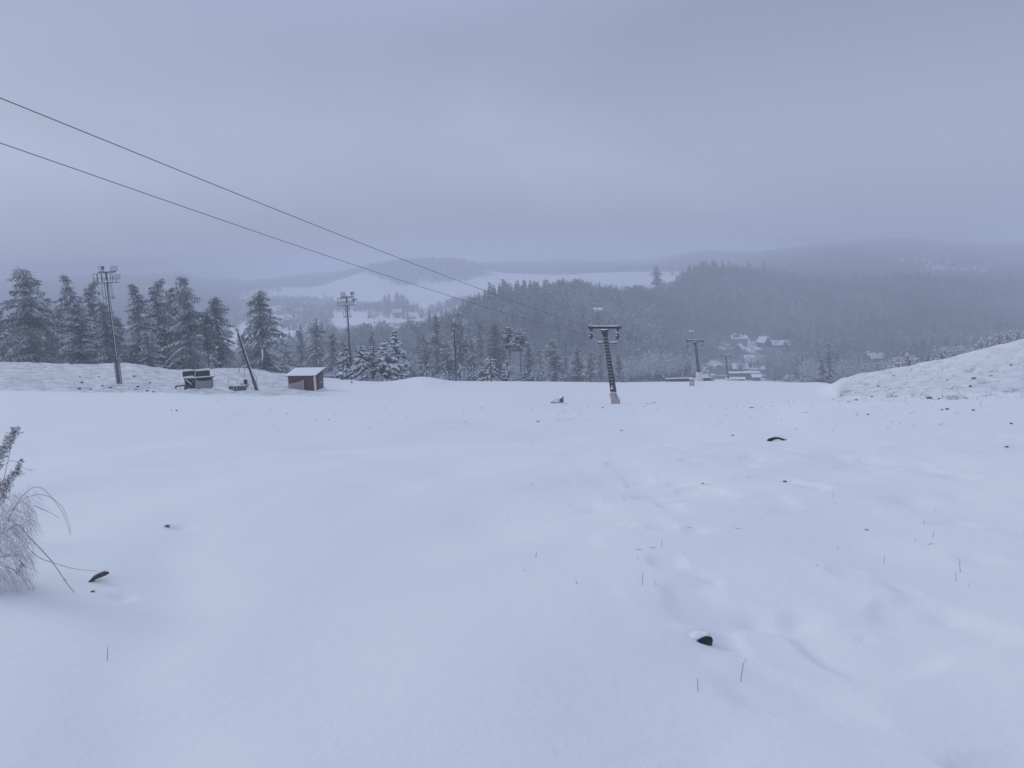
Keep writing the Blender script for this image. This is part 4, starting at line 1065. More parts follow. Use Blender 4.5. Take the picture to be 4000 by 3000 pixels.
make_crates()

def make_leaner():
    Y = 80; b = Vector(at(1002, 1514, Y)); b.z = hz(b.x, Y); t = Vector(at(926, 1303, Y)); t.y = Y + .3
    o = empty('leaning_mast', b, 0, 'dark steel mast leaning to the left with a small pulley wheel at its tip', 'mast'); d = t - b
    m = MB(); m.bar(-d * .06, d, .21, .21, taper=.8); m.build('mast', M['steel'], o)
    s = MB(); s.bar(d * -.02, d * .19, .27, .27); s.build('sleeve', M['galv'], o)
    s = MB(); nrm = Vector((-d.z, 0, d.x)).normalized() * -1
    s.tube([d * .25 + nrm * .12, d * .5 + nrm * .11, d * .8 + nrm * .10, d * .98 + nrm * .09], [.03, .045, .04, .03], 5); s.build('snow_line', M['snow'], o, True)
    w = MB(); c = d * 1.03 + Vector((-.02, 0, .12)); w.torus(c, .17, .035, (0, 1, 0), 16, 6); w.bar(c - Vector((.17, 0, 0)), c + Vector((.17, 0, 0)), .025); w.bar(c - Vector((0, 0, .17)), c + Vector((0, 0, .17)), .025); w.bar(d, c, .06); w.build('pulley', M['galv'], o)
    for px, py in ((890, 1440), (935, 1450)):
        e = onto(px, py, 100) - b; g = MB(); g.tube([d, e], .012, 4); g.build('guy_wire', M['rope'], o)
    l = MB(); l.tube([d * .33 + Vector((.25, 0, 0)), d * .22 + Vector((.42, 0, 0)), d * .12 + Vector((.22, 0, 0))], .025, 5); l.build('cable_loop', M['rope'], o)
make_leaner()

def posts():
    i = 0
    for px, top, base, Y, w, lb in [(58, 1402, 1416, 110, .09, 'slanting snowy fence post at the crest near the left picture edge'), (136, 1410, 1424, 110, .09, 'second slanting snowy fence post on the left bank crest'),
        (934, 1439, 1450, 100, .08, 'short dark stake on the bank crest left of the leaning mast'), (956, 1438, 1468, 96, .05, 'thin dark stake on the bank right of the short one'),
        (982, 1488, 1527, 78, .045, 'thin pale marker pole in front of the leaning mast'), (1067, 1485, 1512, 85, .04, 'thin pale marker pole between the leaning mast and the hut'),
        (842, 1484, 1530, 77, .035, 'thin pale marker pole at the right end of the black panels'), (2421, 1552, 1580, 75, .05, 'short dark stake right of the nearest pylon foot')]:
        g = onto(px, base, Y); t = Vector(at(px - (5 if i < 2 else 1), top, Y)) - g
        o = empty('marker_stake', g, 0, lb, 'stake', 'stakes in the snow')
        b = MB(); b.tube([-t * .3, t * .5, t], [w * .55, w * .5, w * .42], 6); b.build('shaft', M['rime'] if i in (0, 1, 4, 5, 6) else M['twig'], o)
        b = MB(); b.lump(t, (w * .8, w * .8, w * .6), i); b.build('snow_cap', M['snow'], o, True); i += 1
    g = onto(1337, 1483, 108); o = empty('snowy_bin', g, .3, 'small grey bin with a thick snow lid left of the middle floodlight mast', 'bin')
    b = MB(); b.tube([(0, 0, -.3), (-.05, 0, .45), (-.08, 0, .85)], [.27, .29, .31], 10); b.build('body', M['galv'], o)
    b = MB(); b.lump((-.1, 0, .92), (.38, .36, .13), 4, flat=-.5); b.build('snow_cap', M['snow'], o, True)
    g = onto(1300, 1468, 109); o = empty('low_rail', g, 0.02, 'low snow-topped rail running from the hut to the grey bin', 'rail')
    b = MB(); b.bar((-1.7, 0, .32), (1.25, 0, .34), .07); b.build('bar', M['wood'], o)
    for x in (-1.5, .1, 1.1):
        b = MB(); b.bar((x, 0, -.4), (x, 0, .32), .07); b.build('post', M['wood'], o)
    b = MB(); b.tube([(-1.7, 0, .37), (-.4, 0, .39), (1.2, 0, .39)], [.04, .05, .04], 6); b.build('snow_cap', M['snow'], o, True)
    g = onto(1919, 1482, 117.5); t = at(1916, 1383, 117.5)[2] - g.z; o = empty('crossbar_post', g, 0, 'dark wooden post with a snow-lined crossbar in front of the wide snow-laden spruce', 'post')
    b = MB(); b.tube([(0, 0, -.4), (0, 0, t)], [.11, .10], 8); b.build('pole', M['bark'], o)
    b = MB(); b.bar((-.75, 0, t * .79), (1.05, 0, t * .76), .09); c = b.build('crossbar', M['bark'], o); b = MB(); b.tube([(-.75, 0, t * .79 + .07), (0.1, 0, t * .78 + .07), (1.05, 0, t * .76 + .07)], [.05, .07, .05], 6); b.build('snow_cap', M['snow'], c, True)
    g = hit(1374, 1497, 60); o = empty('small_hydrant', g, 0, 'tiny dark stub poking from the piste below the middle floodlight mast', 'stub')
    b = MB(); b.tube([(0, 0, -.2), (0, 0, .28)], .07, 8); b.box((0, 0, .2), (.3, .08, .06)); b.build('stem', M['galv'], o); b = MB(); b.lump((0, 0, .34), (.14, .12, .08), 2); b.build('snow_cap', M['snow'], o, True)
    # the broken crate by the nearest pylon
    g = hit(2178, 1576, 40); o = empty('broken_crate', g, .25, 'half-buried snow-filled crate with one grey upright side left of the nearest pylon', 'crate')
    k = g.y / F
    b = MB(); b.add([(.22, -.05, -.1), (.60, -.15, -.1), (.62, -.15, .75), (.40, -.1, .52), (.22, -.05, .46), (.22, 0, -.1), (.60, -.10, -.1), (.62, -.10, .75), (.40, -.05, .52), (.22, 0, .46)], [(0,1,2,3,4),(9,8,7,6,5),(0,5,6,1),(1,6,7,2),(2,7,8,3),(3,8,9,4),(4,9,5,0)]); b.build('side_panel', M['galv'], o)
    b = MB(); b.box((-.2, .1, .08), (.85, .5, .22)); b.build('box', M['greywood'], o)
    b = MB(); b.lump((-.2, .1, .28), (.5, .34, .26), 6, 14, 8, .10); b.lump((.1, -.3, .0), (.8, .3, .12), 7); b.build('snow_cap', M['snow'], o, True)
    # padded red boxes by the second pylon and below it
    for px, py, Y, sc, lb in ((2703, 1507, hit(2703, 1507).y, .84, 'red-framed snow-topped box on legs in front of the second pylon'), (2783, 1488, 195, 1.35, 'smaller distant red snow-topped box between the second and farthest pylons')):
        g = onto(px, py, Y); o = empty('piste_box', g, -.15, lb, 'box', 'red snow-topped boxes by the lift'); o.scale = (sc,) * 3
        b = MB(); b.box((0, 0, .95), (.80, .6, .62)); b.build('body', M['redpaint'], o)
        for x in (-.34, .34):
            for y in (-.25, .25):
                b = MB(); b.bar((x, y, -.4), (x, y, .7), .09); b.build('leg', M['redpaint'], o)
        b = MB(); b.box((0, -.27, .3), (.72, .05, .42)); b.build('skirt', M['pad'], o)
        b = MB(); b.lump((0, 0, 1.30), (.50, .40, .17), 5, 12, 7, .08, flat=-.4); b.build('snow_cap', M['snow'], o, True)
    # long low snow-covered board walls beside the second pylon
    for px0, px1, r0, r1, Y, lb in ((2600, 2700, 1480, 1492, 150, 'long low dark board wall with a snow top left of the second pylon'), (2736, 2776, 1477, 1490, 156, 'short low dark board wall with a snow top right of the second pylon')):
        a = onto(px0, r1, Y); c = onto(px1, r1, Y); g = (a + c) / 2; g.z = min(a.z, c.z, hz(g.x, g.y)); Wd = (c - a).length; zt = at((px0 + px1) / 2, r0, Y)[2]
        o = empty('board_barrier', g, 0, lb, 'wall', 'low board walls by the lift'); Hh = max(.7, zt - g.z)
        b = MB(); b.box((0, 0, Hh / 2 - .3), (Wd, .35, Hh + .6)); b.build('boards', M['greywood'], o)
        b = MB(); q = random.Random(3); n = 12; b.tube([(-Wd / 2 + Wd * i / n, 0, Hh + .08) for i in range(n + 1)], [.22 + q.uniform(-.03, .03) for i in range(n + 1)], 8, squash=.6); b.build('snow_cap', M['snow'], o, True)
posts()

# ------------------------------------------------------------------ the village
def house(px, base, Y, W, D, Hw, pitch, yaw, label, wallm, axis='x', chim=(), wins=(), cat='house', dormers=(), name='house', hip=0.0, group='snow-roofed buildings in the valley'):
    """gabled building; the ridge runs along local x ('x': eaves face the viewer) or y ('y': a gable faces the viewer)"""
    g = onto(px, base, Y); o = empty(name, g, yaw, label, cat, group)
    w = MB()
    if axis == 'y': hx, hy = D / 2, W / 2
    else: hx, hy = W / 2, D / 2
    T = (lambda x, y, z: (x, y, z)) if axis == 'x' else (lambda x, y, z: (-y, x, z))
    rh = hy * math.tan(pitch)
    vs = [T(*p) for p in ((-hx,-hy,-2),(hx,-hy,-2),(hx,hy,-2),(-hx,hy,-2),(-hx,-hy,Hw),(hx,-hy,Hw),(hx,hy,Hw),(-hx,hy,Hw),(-hx,0,Hw+rh),(hx,0,Hw+rh))]
    w.add(vs, [(0,1,5,4),(2,3,7,6),(1,2,6,9,5),(3,0,4,8,7)]); w.build('wall', wallm, o)
    e = .5; r = MB(); th = .16; ez = e * math.tan(pitch); xh = hx + e
    for s in (-1, 1):
        a = [(-xh, s * (hy + e), Hw - ez + .02), (xh, s * (hy + e), Hw - ez + .02), (xh - hip, 0, Hw + rh + .02), (-xh + hip, 0, Hw + rh + .02)]
        up = [(x, y, z + th) for x, y, z in a]
        r.add([T(*p) for p in a + up], [(3,2,1,0),(4,5,6,7),(0,1,5,4),(1,2,6,5),(2,3,7,6),(3,0,4,7)])
    rf = r.build('roof', M['greywood'], o)
    s_ = MB()
    for s in (-1, 1):
        a = [(-xh + .03, s * (hy + e - .04), Hw - ez + .03 + th), (xh - .03, s * (hy + e - .04), Hw - ez + .03 + th), (xh - .03 - hip, s * .0, Hw + rh + .05 + th), (-xh + .03 + hip, s * .0, Hw + rh + .05 + th)]
        up = [(x, y, z + .25) for x, y, z in a]
        s_.add([T(*p) for p in a + up], [(3,2,1,0),(4,5,6,7),(0,1,5,4),(1,2,6,5),(2,3,7,6),(3,0,4,7)])
    s_.build('snow_cover', M['snow'], rf)
    for cx, cy in chim:
        c = MB(); z = Hw + rh - abs(cy) * math.tan(pitch); c.box(T(cx, cy, z + .5), (.8, .8, 2.4)); cc = c.build('chimney', M['wall2'], rf); 
    for face, u, z, ww, wh in wins:
        b = MB()
        if face == 'front':
            p = (u, -(hy if axis == 'x' else hx) - .03, z); b.box(p, (ww, .08, wh))
        else:
            p = ((hx if axis == 'x' else hy) + .03, u, z); b.box(p, (.08, ww, wh))
        wd = b.build('window', M['pane'], o); f = MB()
        if face == 'front':
            for dx in (-1, 1): f.box((p[0] + dx * (ww / 2 + .06), p[1] - .02, z), (.12, .10, wh + .24))
            for dz in (-1, 1): f.box((p[0], p[1] - .02, z + dz * (wh / 2 + .06)), (ww, .10, .12))
            f.build('frame', M['white'], wd)
    for dm in dormers:
        dx, dw = dm[:2]; hh = dm[2] if len(dm) > 2 else 1.0
        d = MB(); y0 = -hy * .62; zb = Hw + (hy - abs(y0)) * math.tan(pitch)
        d.add([T(*p) for p in ((dx-dw/2,y0,zb-.6),(dx+dw/2,y0,zb-.6),(dx+dw/2,y0,zb+hh),(dx,y0,zb+hh+dw*.32),(dx-dw/2,y0,zb+hh),(dx-dw/2,0,zb+hh),(dx,0,zb+hh+dw*.32),(dx+dw/2,0,zb+hh))], [(0,1,2,3,4),(1,2,7),(4,3,6,5),(3,2,7,6),(0,4,5)])
        dd = d.build('dormer', M['wall2'], rf)
        for sg in (-1, 1):
            c = MB(); a = [(dx + sg * (dw / 2 + .25), y0 - .3, zb + hh - .15), (dx, y0 - .3, zb + hh + dw * .32 + .06), (dx, .3, zb + hh + dw * .32 + .06), (dx + sg * (dw / 2 + .25), .3, zb + hh - .15)]
            if sg > 0: a = a[::-1]
            c.add([T(*p) for p in a + [(x, y, z + .22) for x, y, z in a]], [(3,2,1,0),(4,5,6,7),(0,1,5,4),(1,2,6,5),(2,3,7,6),(3,0,4,7)]); c.build('snow_cover', M['snow'], dd)
    return o
R_ = math.radians
house(2903, 1478, 308, 12.4, 3.0, 3.0, R_(2), -.10, 'long flat-fronted lift station with a snowy roof edge at the foot of the piste', M['wall'], 'x', (), (('front', -3.5, 1.3, 1.4, 1.0), ('front', 3.6, 1.3, 1.4, 1.0)), 'station', name='lift_station')
house(2953, 1490, 300, 3.0, 3.0, 1.7, R_(26), -.15, 'small snow-roofed annex at the right end of the lift station', M['wall'], 'x', (), (), 'annex', name='station_annex')
house(2872, 1489, 290, 6.6, 2.2, .55, R_(16), -.10, 'very low snow-roofed shelter in front of the lift station', M['wall2'], 'x', (), (), 'shelter', name='low_shelter')
house(2884, 1384, 655, 13.5, 10.0, 7.5, R_(24), R_(-6), 'tall grey house with wide snowy roof and front gable, uppermost of the village column', M['wall'], 'x', ((3.6, -2.2),), (('front', -3, 5.2, 1.1, 1.3), ('front', 3, 5.2, 1.1, 1.3)), dormers=((-2.4, 6.4, 1.6),))
house(2886, 1398, 600, 8.2, 10.0, 4.2, R_(44), R_(-30), 'steep-gabled house with a white roof edge in the middle of the village column', M['wall'], 'y', (), (('front', -1.4, 2.4, 1.0, 1.3), ('front', 1.4, 2.4, 1.0, 1.3)))
house(2888, 1432, 480, 9.5, 11, 1.8, R_(26), R_(-8), 'broad low barn showing a large snowy roof behind the lift station', M['wall2'], 'x', (), (), 'barn', name='barn')
house(2938, 1428, 500, 10.5, 10, 3.2, R_(40), R_(-10), 'house with a big snowy roof slope above the lift station', M['wall'], 'x', ((2.6, -1.0),), (('front', -2.6, 1.6, 1.1, 1.3),))
house(2955, 1434, 485, 4.8, 6, 3.6, R_(42), R_(-10), 'pale narrow gable wing with a small tower and two windows right of the big roof', M['wallw'], 'y', (), (('front', -.9, 2.0, .8, 1.3), ('front', .9, 2.0, .8, 1.3)))
house(2982, 1362, 640, 8, 8, 4.5, R_(48), R_(35), 'hazy steep-roofed house half hidden by trees right of the tall grey house', M['wall2'], 'y')
house(3045, 1372, 640, 14, 9, 2.6, R_(36), R_(-5), 'long house with two small dormers in its snowy roof', M['wall2'], 'x', ((-1.2, -1.0),), (), dormers=((-4.0, 2.2), (3.2, 2.2)))
house(3415, 1398, 560, 11.5, 8, 2.4, R_(40), R_(2), 'lone house with a bright snowy roof and chimney among the trees on the right', M['wall2'], 'x', ((1.8, -.8),))
house(3385, 1372, 590, 8, 7, 2.4, R_(34), R_(10), 'dim house behind the bright-roofed lone house on the right', M['wall2'], 'x', ((-2, 0),))
house(1080, 1193, 1010, 13, 9, 3, R_(34), R_(10), 'faint snowy-roofed house in the valley right of the big lone spruce', M['wall'], 'x')
house(1163, 1190, 1060, 15, 10, 3, R_(34), R_(-12), 'faint wide white roof under the dark wood edge in the valley', M['wall'], 'x')
house(1137, 1245, 890, 14, 6, 3.2, R_(14), R_(-4), 'faint small dark shed standing on the snowy valley field', M['wall2'], 'x', cat='shed', name='field_shed')
house(1040, 1215, 960, 13, 9, 3, R_(34), R_(20), 'faint snowy roof just behind the right boughs of the big lone spruce', M['wall'], 'x')
house(1600, 1212, 930, 13, 10, 3.0, R_(42), R_(15), 'snow-roofed farmhouse right of the dark conifer group in the valley', M['wall2'], 'x')
house(1552, 1188, 970, 12, 9, 3.0, R_(40), R_(-20), 'snowy roof peeking between the conifers by the valley field', M['wall2'], 'x')

def make_car(paint):
    o = empty('parked_car'); b = MB()
    prof = [(-2.1, .3), (-2.1, .85), (-1.2, .98), (-.5, 1.45), (1.2, 1.48), (2.0, 1.0), (2.1, .35)]
    n = len(prof); vs = [(-.85 if z < 1.2 else -.7, y, z) for y, z in prof] + [(.85 if z < 1.2 else .7, y, z) for y, z in prof]
    b.add(vs, [tuple(range(n)), tuple(range(2 * n - 1, n - 1, -1))] + [(k, n + k, n + (k + 1) % n, (k + 1) % n) for k in range(n)]); b.build('body', paint, o)
    w = MB(); w.box((0, -.86, 1.2), (1.2, .05, .3)); w.build('window', M['pane'], o)
    for x in (-.8, .8):
        for y in (-1.3, 1.3):
            w = MB(); w.tube([(x - .1, y, .32), (x + .1, y, .32)], .32, 10); w.build('wheel', M['tyre'], o)
    w = MB(); w.lump((0, .35, 1.5), (.75, 1.1, .2), 3, 12, 6, .06, flat=-.2); w.lump((0, -1.6, .96), (.72, .5, .14), 4, 10, 6, .06, flat=-.2); w.build('snow_cap', M['snow'], o, True)
    return o
c1 = make_car(M['car1']); c2 = make_car(M['car2'])
for k, (px, py, Y, yw, lb) in enumerate([
  (2757, 1464, 500, .9, 'dark parked car nearest to the second pylon in the village car park'), (2766, 1458, 520, 1.1, 'dark parked car behind the nearest one in the village car park'),
  (2758, 1452, 540, .4, 'snow-covered car at the back of the village car park'), (2773, 1453, 530, .2, 'dark parked car with a snowy roof in the middle of the car park'),
  (2788, 1457, 520, 0, 'single snow-capped car standing apart right of the parked group'), (2811, 1453, 530, 1.5, 'lone dark car on the snowy road near the farthest pylon')]):
    src = (c1, c1, c2, c1, c2, c1)[k]
    o = src if k in (0, 2) else copy_tree(src)
    o.location = onto(px, py, Y); o.rotation_euler = (0, 0, yw); tag(o, lb, 'car', 'cars parked in the village')
for px, top, base, Y, cr, lb in [(2897, 1430, 1480, 300, 1, 'wooden utility pole with a crossbar and box before the lift station'), (2856, 1412, 1460, 330, 0, 'thin utility pole right behind the farthest pylon'), (2282, 1462, 1492, 170, 0, 'thin pale pole on the crest left of the nearest pylon'), (2324, 1452, 1492, 175, 0, 'second thin pale pole on the crest beside the nearest pylon'), (2437, 1446, 1490, 172, 0, 'thin dark pole on the crest right of the nearest pylon')]:
    g = onto(px, base, Y); t = at(px, top, Y)[2] - g.z; o = empty('utility_pole', g, -.1, lb, 'pole', 'thin poles beyond the crest')
    b = MB(); b.tube([(0, 0, -1), (-.05 * t, 0, t)], [.13, .10], 7); b.build('pole', M['wood'], o)
    if cr:
        b = MB(); b.bar((-.05 * t - 1.3, 0, t - .1), (-.05 * t + 1.2, 0, t + .02), .16); b.box((-.05 * t - .5, -.1, t - .75), (.7, .4, .9)); b.build('crossbar', M['wood'], o)
    b = MB(); b.lump((-.05 * t, 0, t + .04), (.25, .2, .12), 3); b.build('snow_cap', M['snow'], o, True)

# ------------------------------------------------------------------ stones, twigs, grass
def stone(px, py, d, label, seed, cap=True, rot=0.0, sink=.25, name='stone', capd=None, cat='stone', group=None):
    g = hit(px, py); o = empty(name, g, rot, label, cat, group)
    b = MB(); b.lump((0, 0, d[2] * (1 - 2 * sink)), d, seed, 12, 8, .16); b.build('rock', M['clod'] if name in ('clod', 'pebble') else M['stone'], o, True)
    if cap:
        c = capd or (d[0] * .92, d[1] * .95, d[2] * .42)
        b = MB(); b.lump((d[0] * .06, d[1] * .22, d[2] * (1 - 2 * sink) + d[2] * .74), c, seed + 1, 16, 8, .05); b.build('snow_cap', M['snow'], o, True)
    return o
g = hit(2755, 2512); o = empty('stone', g + Vector((0, 0, .004)), .12, 'black wedge as shade of a hole under a snow lip in the lower right foreground', 'stone')
b = MB(); q = random.Random(4); ol = [(-.080, .016), (-.052, -.002), (-.012, -.020), (.032, -.034), (.046, -.022), (.060, .012), (.056, .026), (.012, .032), (-.035, .026)]
ol = [(x * .78, z * 1.15 + .010) for x, z in ol]; fr_ = [(x, -.018 + q.uniform(-.008, .006), z) for x, z in ol]; bk_ = [(x * .8, .07, z * .6 + .004) for x, z in ol]; n_ = len(ol)
b.add(fr_ + bk_ + [(.005, -.036, .002)], [(k, (k + 1) % n_, n_ + (k + 1) % n_, n_ + k) for k in range(n_)] + [((k + 1) % n_, k, 2 * n_) for k in range(n_)]); b.build('rock', M['stone'], o)  # black face stands in for the shade inside a snow hole
b = MB(); b.lump((-.020, .052, .020), (.072, .060, .028), 8, 20, 10, .05); b.lump((.020, .038, .034), (.030, .034, .020), 9, 14, 8, .06); b.build('snow_cap', M['snow'], o, True)
g = hit(3036, 1722); o = empty('buried_log', g, -.06, 'bent dark log half buried in snow, thick at one end, tapering under a snow lip', 'log')
sp = [(-.31, .0), (-.26, .035), (-.18, .055), (-.08, .085), (.04, .085), (.18, .035), (.29, -.005), (.34, -.03)]
b = MB(); b.tube([(x, 0, z) for x, z in sp], [.02, .055, .062, .046, .034, .032, .024, .008], 9, squash=.9); b.build('wood', M['stone'], o, True)
b = MB(); b.tube([(x * 1.08, .045, z + .028) for x, z in sp], [.02, .055, .066, .06, .05, .046, .036, .012], 9, squash=.75); b.build('snow_cap', M['snow'], o, True)
stone(654, 2058, (.030, .026, .024), 'small dark stone in a hollow in the left foreground', 9, True, .2, .25, 'pebble')
g = hit(385, 2268); o = empty('bark_piece', g, .6, 'dark snow-dusted piece of bark lying in the left foreground', 'bark')
b = MB(); b.tube([(-.075, 0, .0), (-.02, 0, .035), (.05, 0, .05), (.085, 0, .05)], [.014, .022, .026, .012], 8, squash=.8); b.build('wood', M['twig'], o, True)
b = MB(); b.tube([(-.05, .02, .03), (.0, .02, .062), (.07, .015, .07)], [.01, .018, .008], 6, squash=.6); b.build('snow_cap', M['snow'], o, True)
stone(362, 2312, (.016, .014, .012), 'tiny dark pebble just below the piece of bark in the left foreground', 12, True, 0, .25, 'pebble')

GC2 = 'dark clods and stones poking out of the snow'
CL = 'dark clod of earth poking through the thin snow on the piste'
for k, (px, py, s) in enumerate([(2100, 1648, .9), (2354, 1594, .8), (2936, 1594, 1.1), (2428, 1682, .5), (2862, 1702, .5), (2125, 1586, .5), (2199, 1585, .35), (2528, 1577, .6), (2556, 1574, 1.0), (2540, 1578, .35), (3802, 1604, .7), (3680, 1602, .7), (3390, 1620, .6), (3950, 1656, .6), (3385, 2070, .18), (2745, 1890, .2), (3065, 1882, .25), (3932, 1746, .4), (1283, 1640, .4), (2080, 1600, .4), (1880, 1592, .4), (670, 1603, .5), (690, 1605, .6), (3255, 1560, .7), (3320, 1570, .6), (3700, 1600, .8)]):
    s *= .7; stone(px, py, (.20 * s, .13 * s, .09 * s), CL, 100 + k, k % 3 != 1, rnd.uniform(0, 3), .2, 'clod', None, 'clod', GC2)
CL2 = 'dark stone or clod showing through the rough snow of the right bank'
q = random.Random(21)
bank_px = [(3360, 1495), (3340, 1512), (3322, 1527), (3365, 1518), (3430, 1510), (3428, 1528), (3520, 1508), (3500, 1550), (3510, 1526), (3550, 1515), (3630, 1558), (3645, 1562), (3668, 1559), (3690, 1548), (3772, 1556), (3735, 1560), (3815, 1538), (3850, 1548), (3860, 1556), (3540, 1470), (3600, 1450), (3595, 1437), (3682, 1446), (3866, 1443), (3804, 1480), (3950, 1428), (3935, 1398), (3885, 1410), (3980, 1460), (3560, 1442), (3640, 1480), (3620, 1476), (3700, 1485), (3830, 1500), (3900, 1492), (3870, 1470), (3475, 1565), (3405, 1552), (3305, 1548), (3345, 1564), (3312, 1572), (3460, 1492), (3490, 1468), (3660, 1500), (3720, 1520), (3790, 1512)]
for k, (px, py) in enumerate(bank_px):
    if k % 5 in (1, 3): continue
    s = q.uniform(.2, .75)
    stone(px, py, (.24 * s, .16 * s, .12 * s), CL2, 200 + k, q.random() < .5, q.uniform(0, 3), .2, 'clod', None, 'clod', 'dark clods on the right bank')
for k, (px, py) in enumerate([(312, 1474), (320, 1496), (388, 1472), (524, 1472), (585, 1497), (400, 1508), (432, 1516), (450, 1518), (355, 1522), (538, 1513), (530, 1524), (600, 1532), (436, 1526), (310, 1521), (575, 1528)]):
    s = q.uniform(.35, .85)
    stone(px, py, (.24 * s, .16 * s, .14 * s), 'dark snow-capped clod on the rough left bank by the tall floodlight mast', 300 + k, k % 2 == 0, q.uniform(0, 3), .2, 'clod', None, 'clod', 'dark clods on the left bank')

GT = 'short twigs poking out of the snow'
def twig(px, py, L, tilt, az, r=.010, label='short dark twig poking out of the smooth snow', bend=.9, group=GT):
    g = hit(px, py); b = MB(); d = Vector((math.cos(az) * math.cos(tilt), math.sin(az) * math.cos(tilt), math.sin(tilt)))
    s = Vector((-d.y, d.x, .3)) * bend * L * .3
    b.tube([-d * L * .25, d * L * .3 + s * .6, d * L * .7 + s, d * L + s * .7], [r, r, r * .8, r * .35], 5)
    o = b.build('twig', M['twig'] if py < 1750 else M['palestalk'], None, True); o.location = g
    return tag(o, label, 'twig', group)
for px, py, L, ti, az in [(2232, 1640, .5, .6, .4), (2262, 1620, .5, .5, .3), (2238, 1602, .5, .15, .2), (2264, 1606, .55, 1.3, 1.0), (2183, 1624, .4, 1.2, .7), (2196, 1612, .6, .3, .3), (2222, 1638, .6, -.1, 2.6), (2516, 1588, .5, .05, .1), (2460, 1587, .5, .05, 2.8), (2685, 1600, .5, .4, .4), (2840, 1598, .5, .5, .5), (2875, 1590, .5, .9, .5), (2820, 1650, .5, .12, 2.9), (3168, 1590, .55, .5, .5), (3155, 1612, .6, .05, 3.0), (3085, 1580, .6, 1.1, 2.0), (3100, 1578, .7, 1.2, .8), (3090, 1590, .4, .5, 2.8), (3345, 1625, .3, 1.2, 1), (3352, 1625, .3, 1.2, .8), (3670, 1660, .5, .15, .3), (3830, 1585, .5, 1.1, .6), (3545, 1580, .45, 1.0, 2.2), (3255, 1940, .16, 1.4, 1), (2440, 1955, .16, 1.3, 2), (2585, 2138, .13, 1.2, .8), (2560, 2140, .12, .1, 2.9), (3645, 2098, .14, .8, .6), (3632, 2128, .10, .1, .2), (3455, 2200, .12, 1.2, .9), (3752, 2235, .2, 1.4, 1.8), (3735, 2270, .12, 1.3, 1.2), (2896, 2662, .22, 1.0, .7), (2728, 2700, .12, 1.3, 1.3), (3610, 2050, .10, 1.4, 2), (1880, 1600, .35, 1.2, 1), (1810, 1608, .3, 1.3, 1.4), (1953, 1610, .4, 1.2, 1.8), (1655, 1575, .5, 1.1, .8), (1702, 1592, .3, .2, .3), (2030, 1590, .3, 1.3, 1.2), (2540, 1640, .3, 1.2, .9), (2475, 1620, .3, .2, .3), (420, 2580, .14, 1.3, 1.2), (3020, 1585, .4, .1, 2.8), (2770, 1588, .5, .05, .2), (3560, 1615, .5, .1, .2), (3480, 1650, .3, .3, .4), (2350, 1560, .3, .2, .2), (2700, 2062, .10, .1, 2.6), (2890, 2065, .12, .1, 2.9), (2505, 2148, .12, .05, 2.6), (2760, 1895, .15, .05, .1), (3090, 1880, .22, .05, .1)]:
    twig(px, py, L * (.62 if py < 1750 else .6), ti, az, .008 if py < 1750 else .0019)

def grass_field():
    """the countless thin stalks standing out of the snow on both banks and across the slope"""
    b = MB(); q = random.Random(31)
    def blade(px, py, n, h, spread, fr):
        g = hit(px, py, 2.0, 130)
        for k in range(n):
            p = g + Vector((q.uniform(-spread, spread), q.uniform(-spread, spread), 0)); p.z = hz(p.x, p.y) - .03
            hh = h * q.uniform(.5, 1.2); a = q.uniform(0, 6.28); l = hh * q.uniform(.1, .7); w = max(.003, g.y * .00016) * q.uniform(.7, 1.5)
            t = p + Vector((math.cos(a) * l, math.sin(a) * l, hh)); m = (p + t) / 2 + Vector((0, 0, hh * .12)); s = Vector((w, 0, 0))
            b.add([p - s, p + s, m + s * .8, m - s * .8], [(0, 1, 2, 3)], min(1, max(0, q.gauss(fr, .25)))); b.add([m - s * .8, m + s * .8, t], [(0, 1, 2)], min(1, max(0, q.gauss(fr + .1, .25))))
    for k in range(420):                                   # right bank
        px = q.uniform(3280, 4010); u = q.random(); top = np.interp(px, [3280, 3500, 3750, 4000], [1492, 1442, 1392, 1330]) + 6
        blade(px, top + (np.interp(px, [3280, 4000], [1570, 1560]) - top) * u ** .8, q.randint(3, 10), q.uniform(.10, .26), .25, .66)
    for px, py in ((3700, 1555), (3715, 1560), (3730, 1562), (3745, 1558), (3795, 1447), (3785, 1455), (3860, 1548), (3970, 1525), (3940, 1535), (3300, 1535), (3292, 1548), (3580, 1548), (3480, 1552), (3830, 1500), (3880, 1455)):
        blade(px, py, 22, .36, .35, .42)
    for k in range(520):                                   # left bank
        px = q.uniform(-10, 1000); top = np.interp(px, [0, 480, 700, 880, 1000], [1418, 1424, 1450, 1442, 1452]); bot = np.interp(px, [0, 700, 1000], [1524, 1535, 1525])
        blade(px, top + (bot - top) * q.random() ** .7 + 2, q.randint(3, 9), q.uniform(.10, .28), .3, .70)
    for k in range(150):                                   # thin scatter across the slope
        px = q.uniform(700, 3900); py = q.uniform(1545, 1690)
        blade(px, py, q.randint(1, 4), q.uniform(.10, .22), .1, .55)
    for k in range(40):
        blade(q.uniform(1900, 3950), q.uniform(1700, 2300), 1, q.uniform(.05, .12), .02, .4)
    tag(b.build('dry_grass', M['grass'], None, False, 'frost_mist'), 'dry rimed grass stalks standing out of the snow on the banks', 'grass', None, 'stuff')
grass_field()

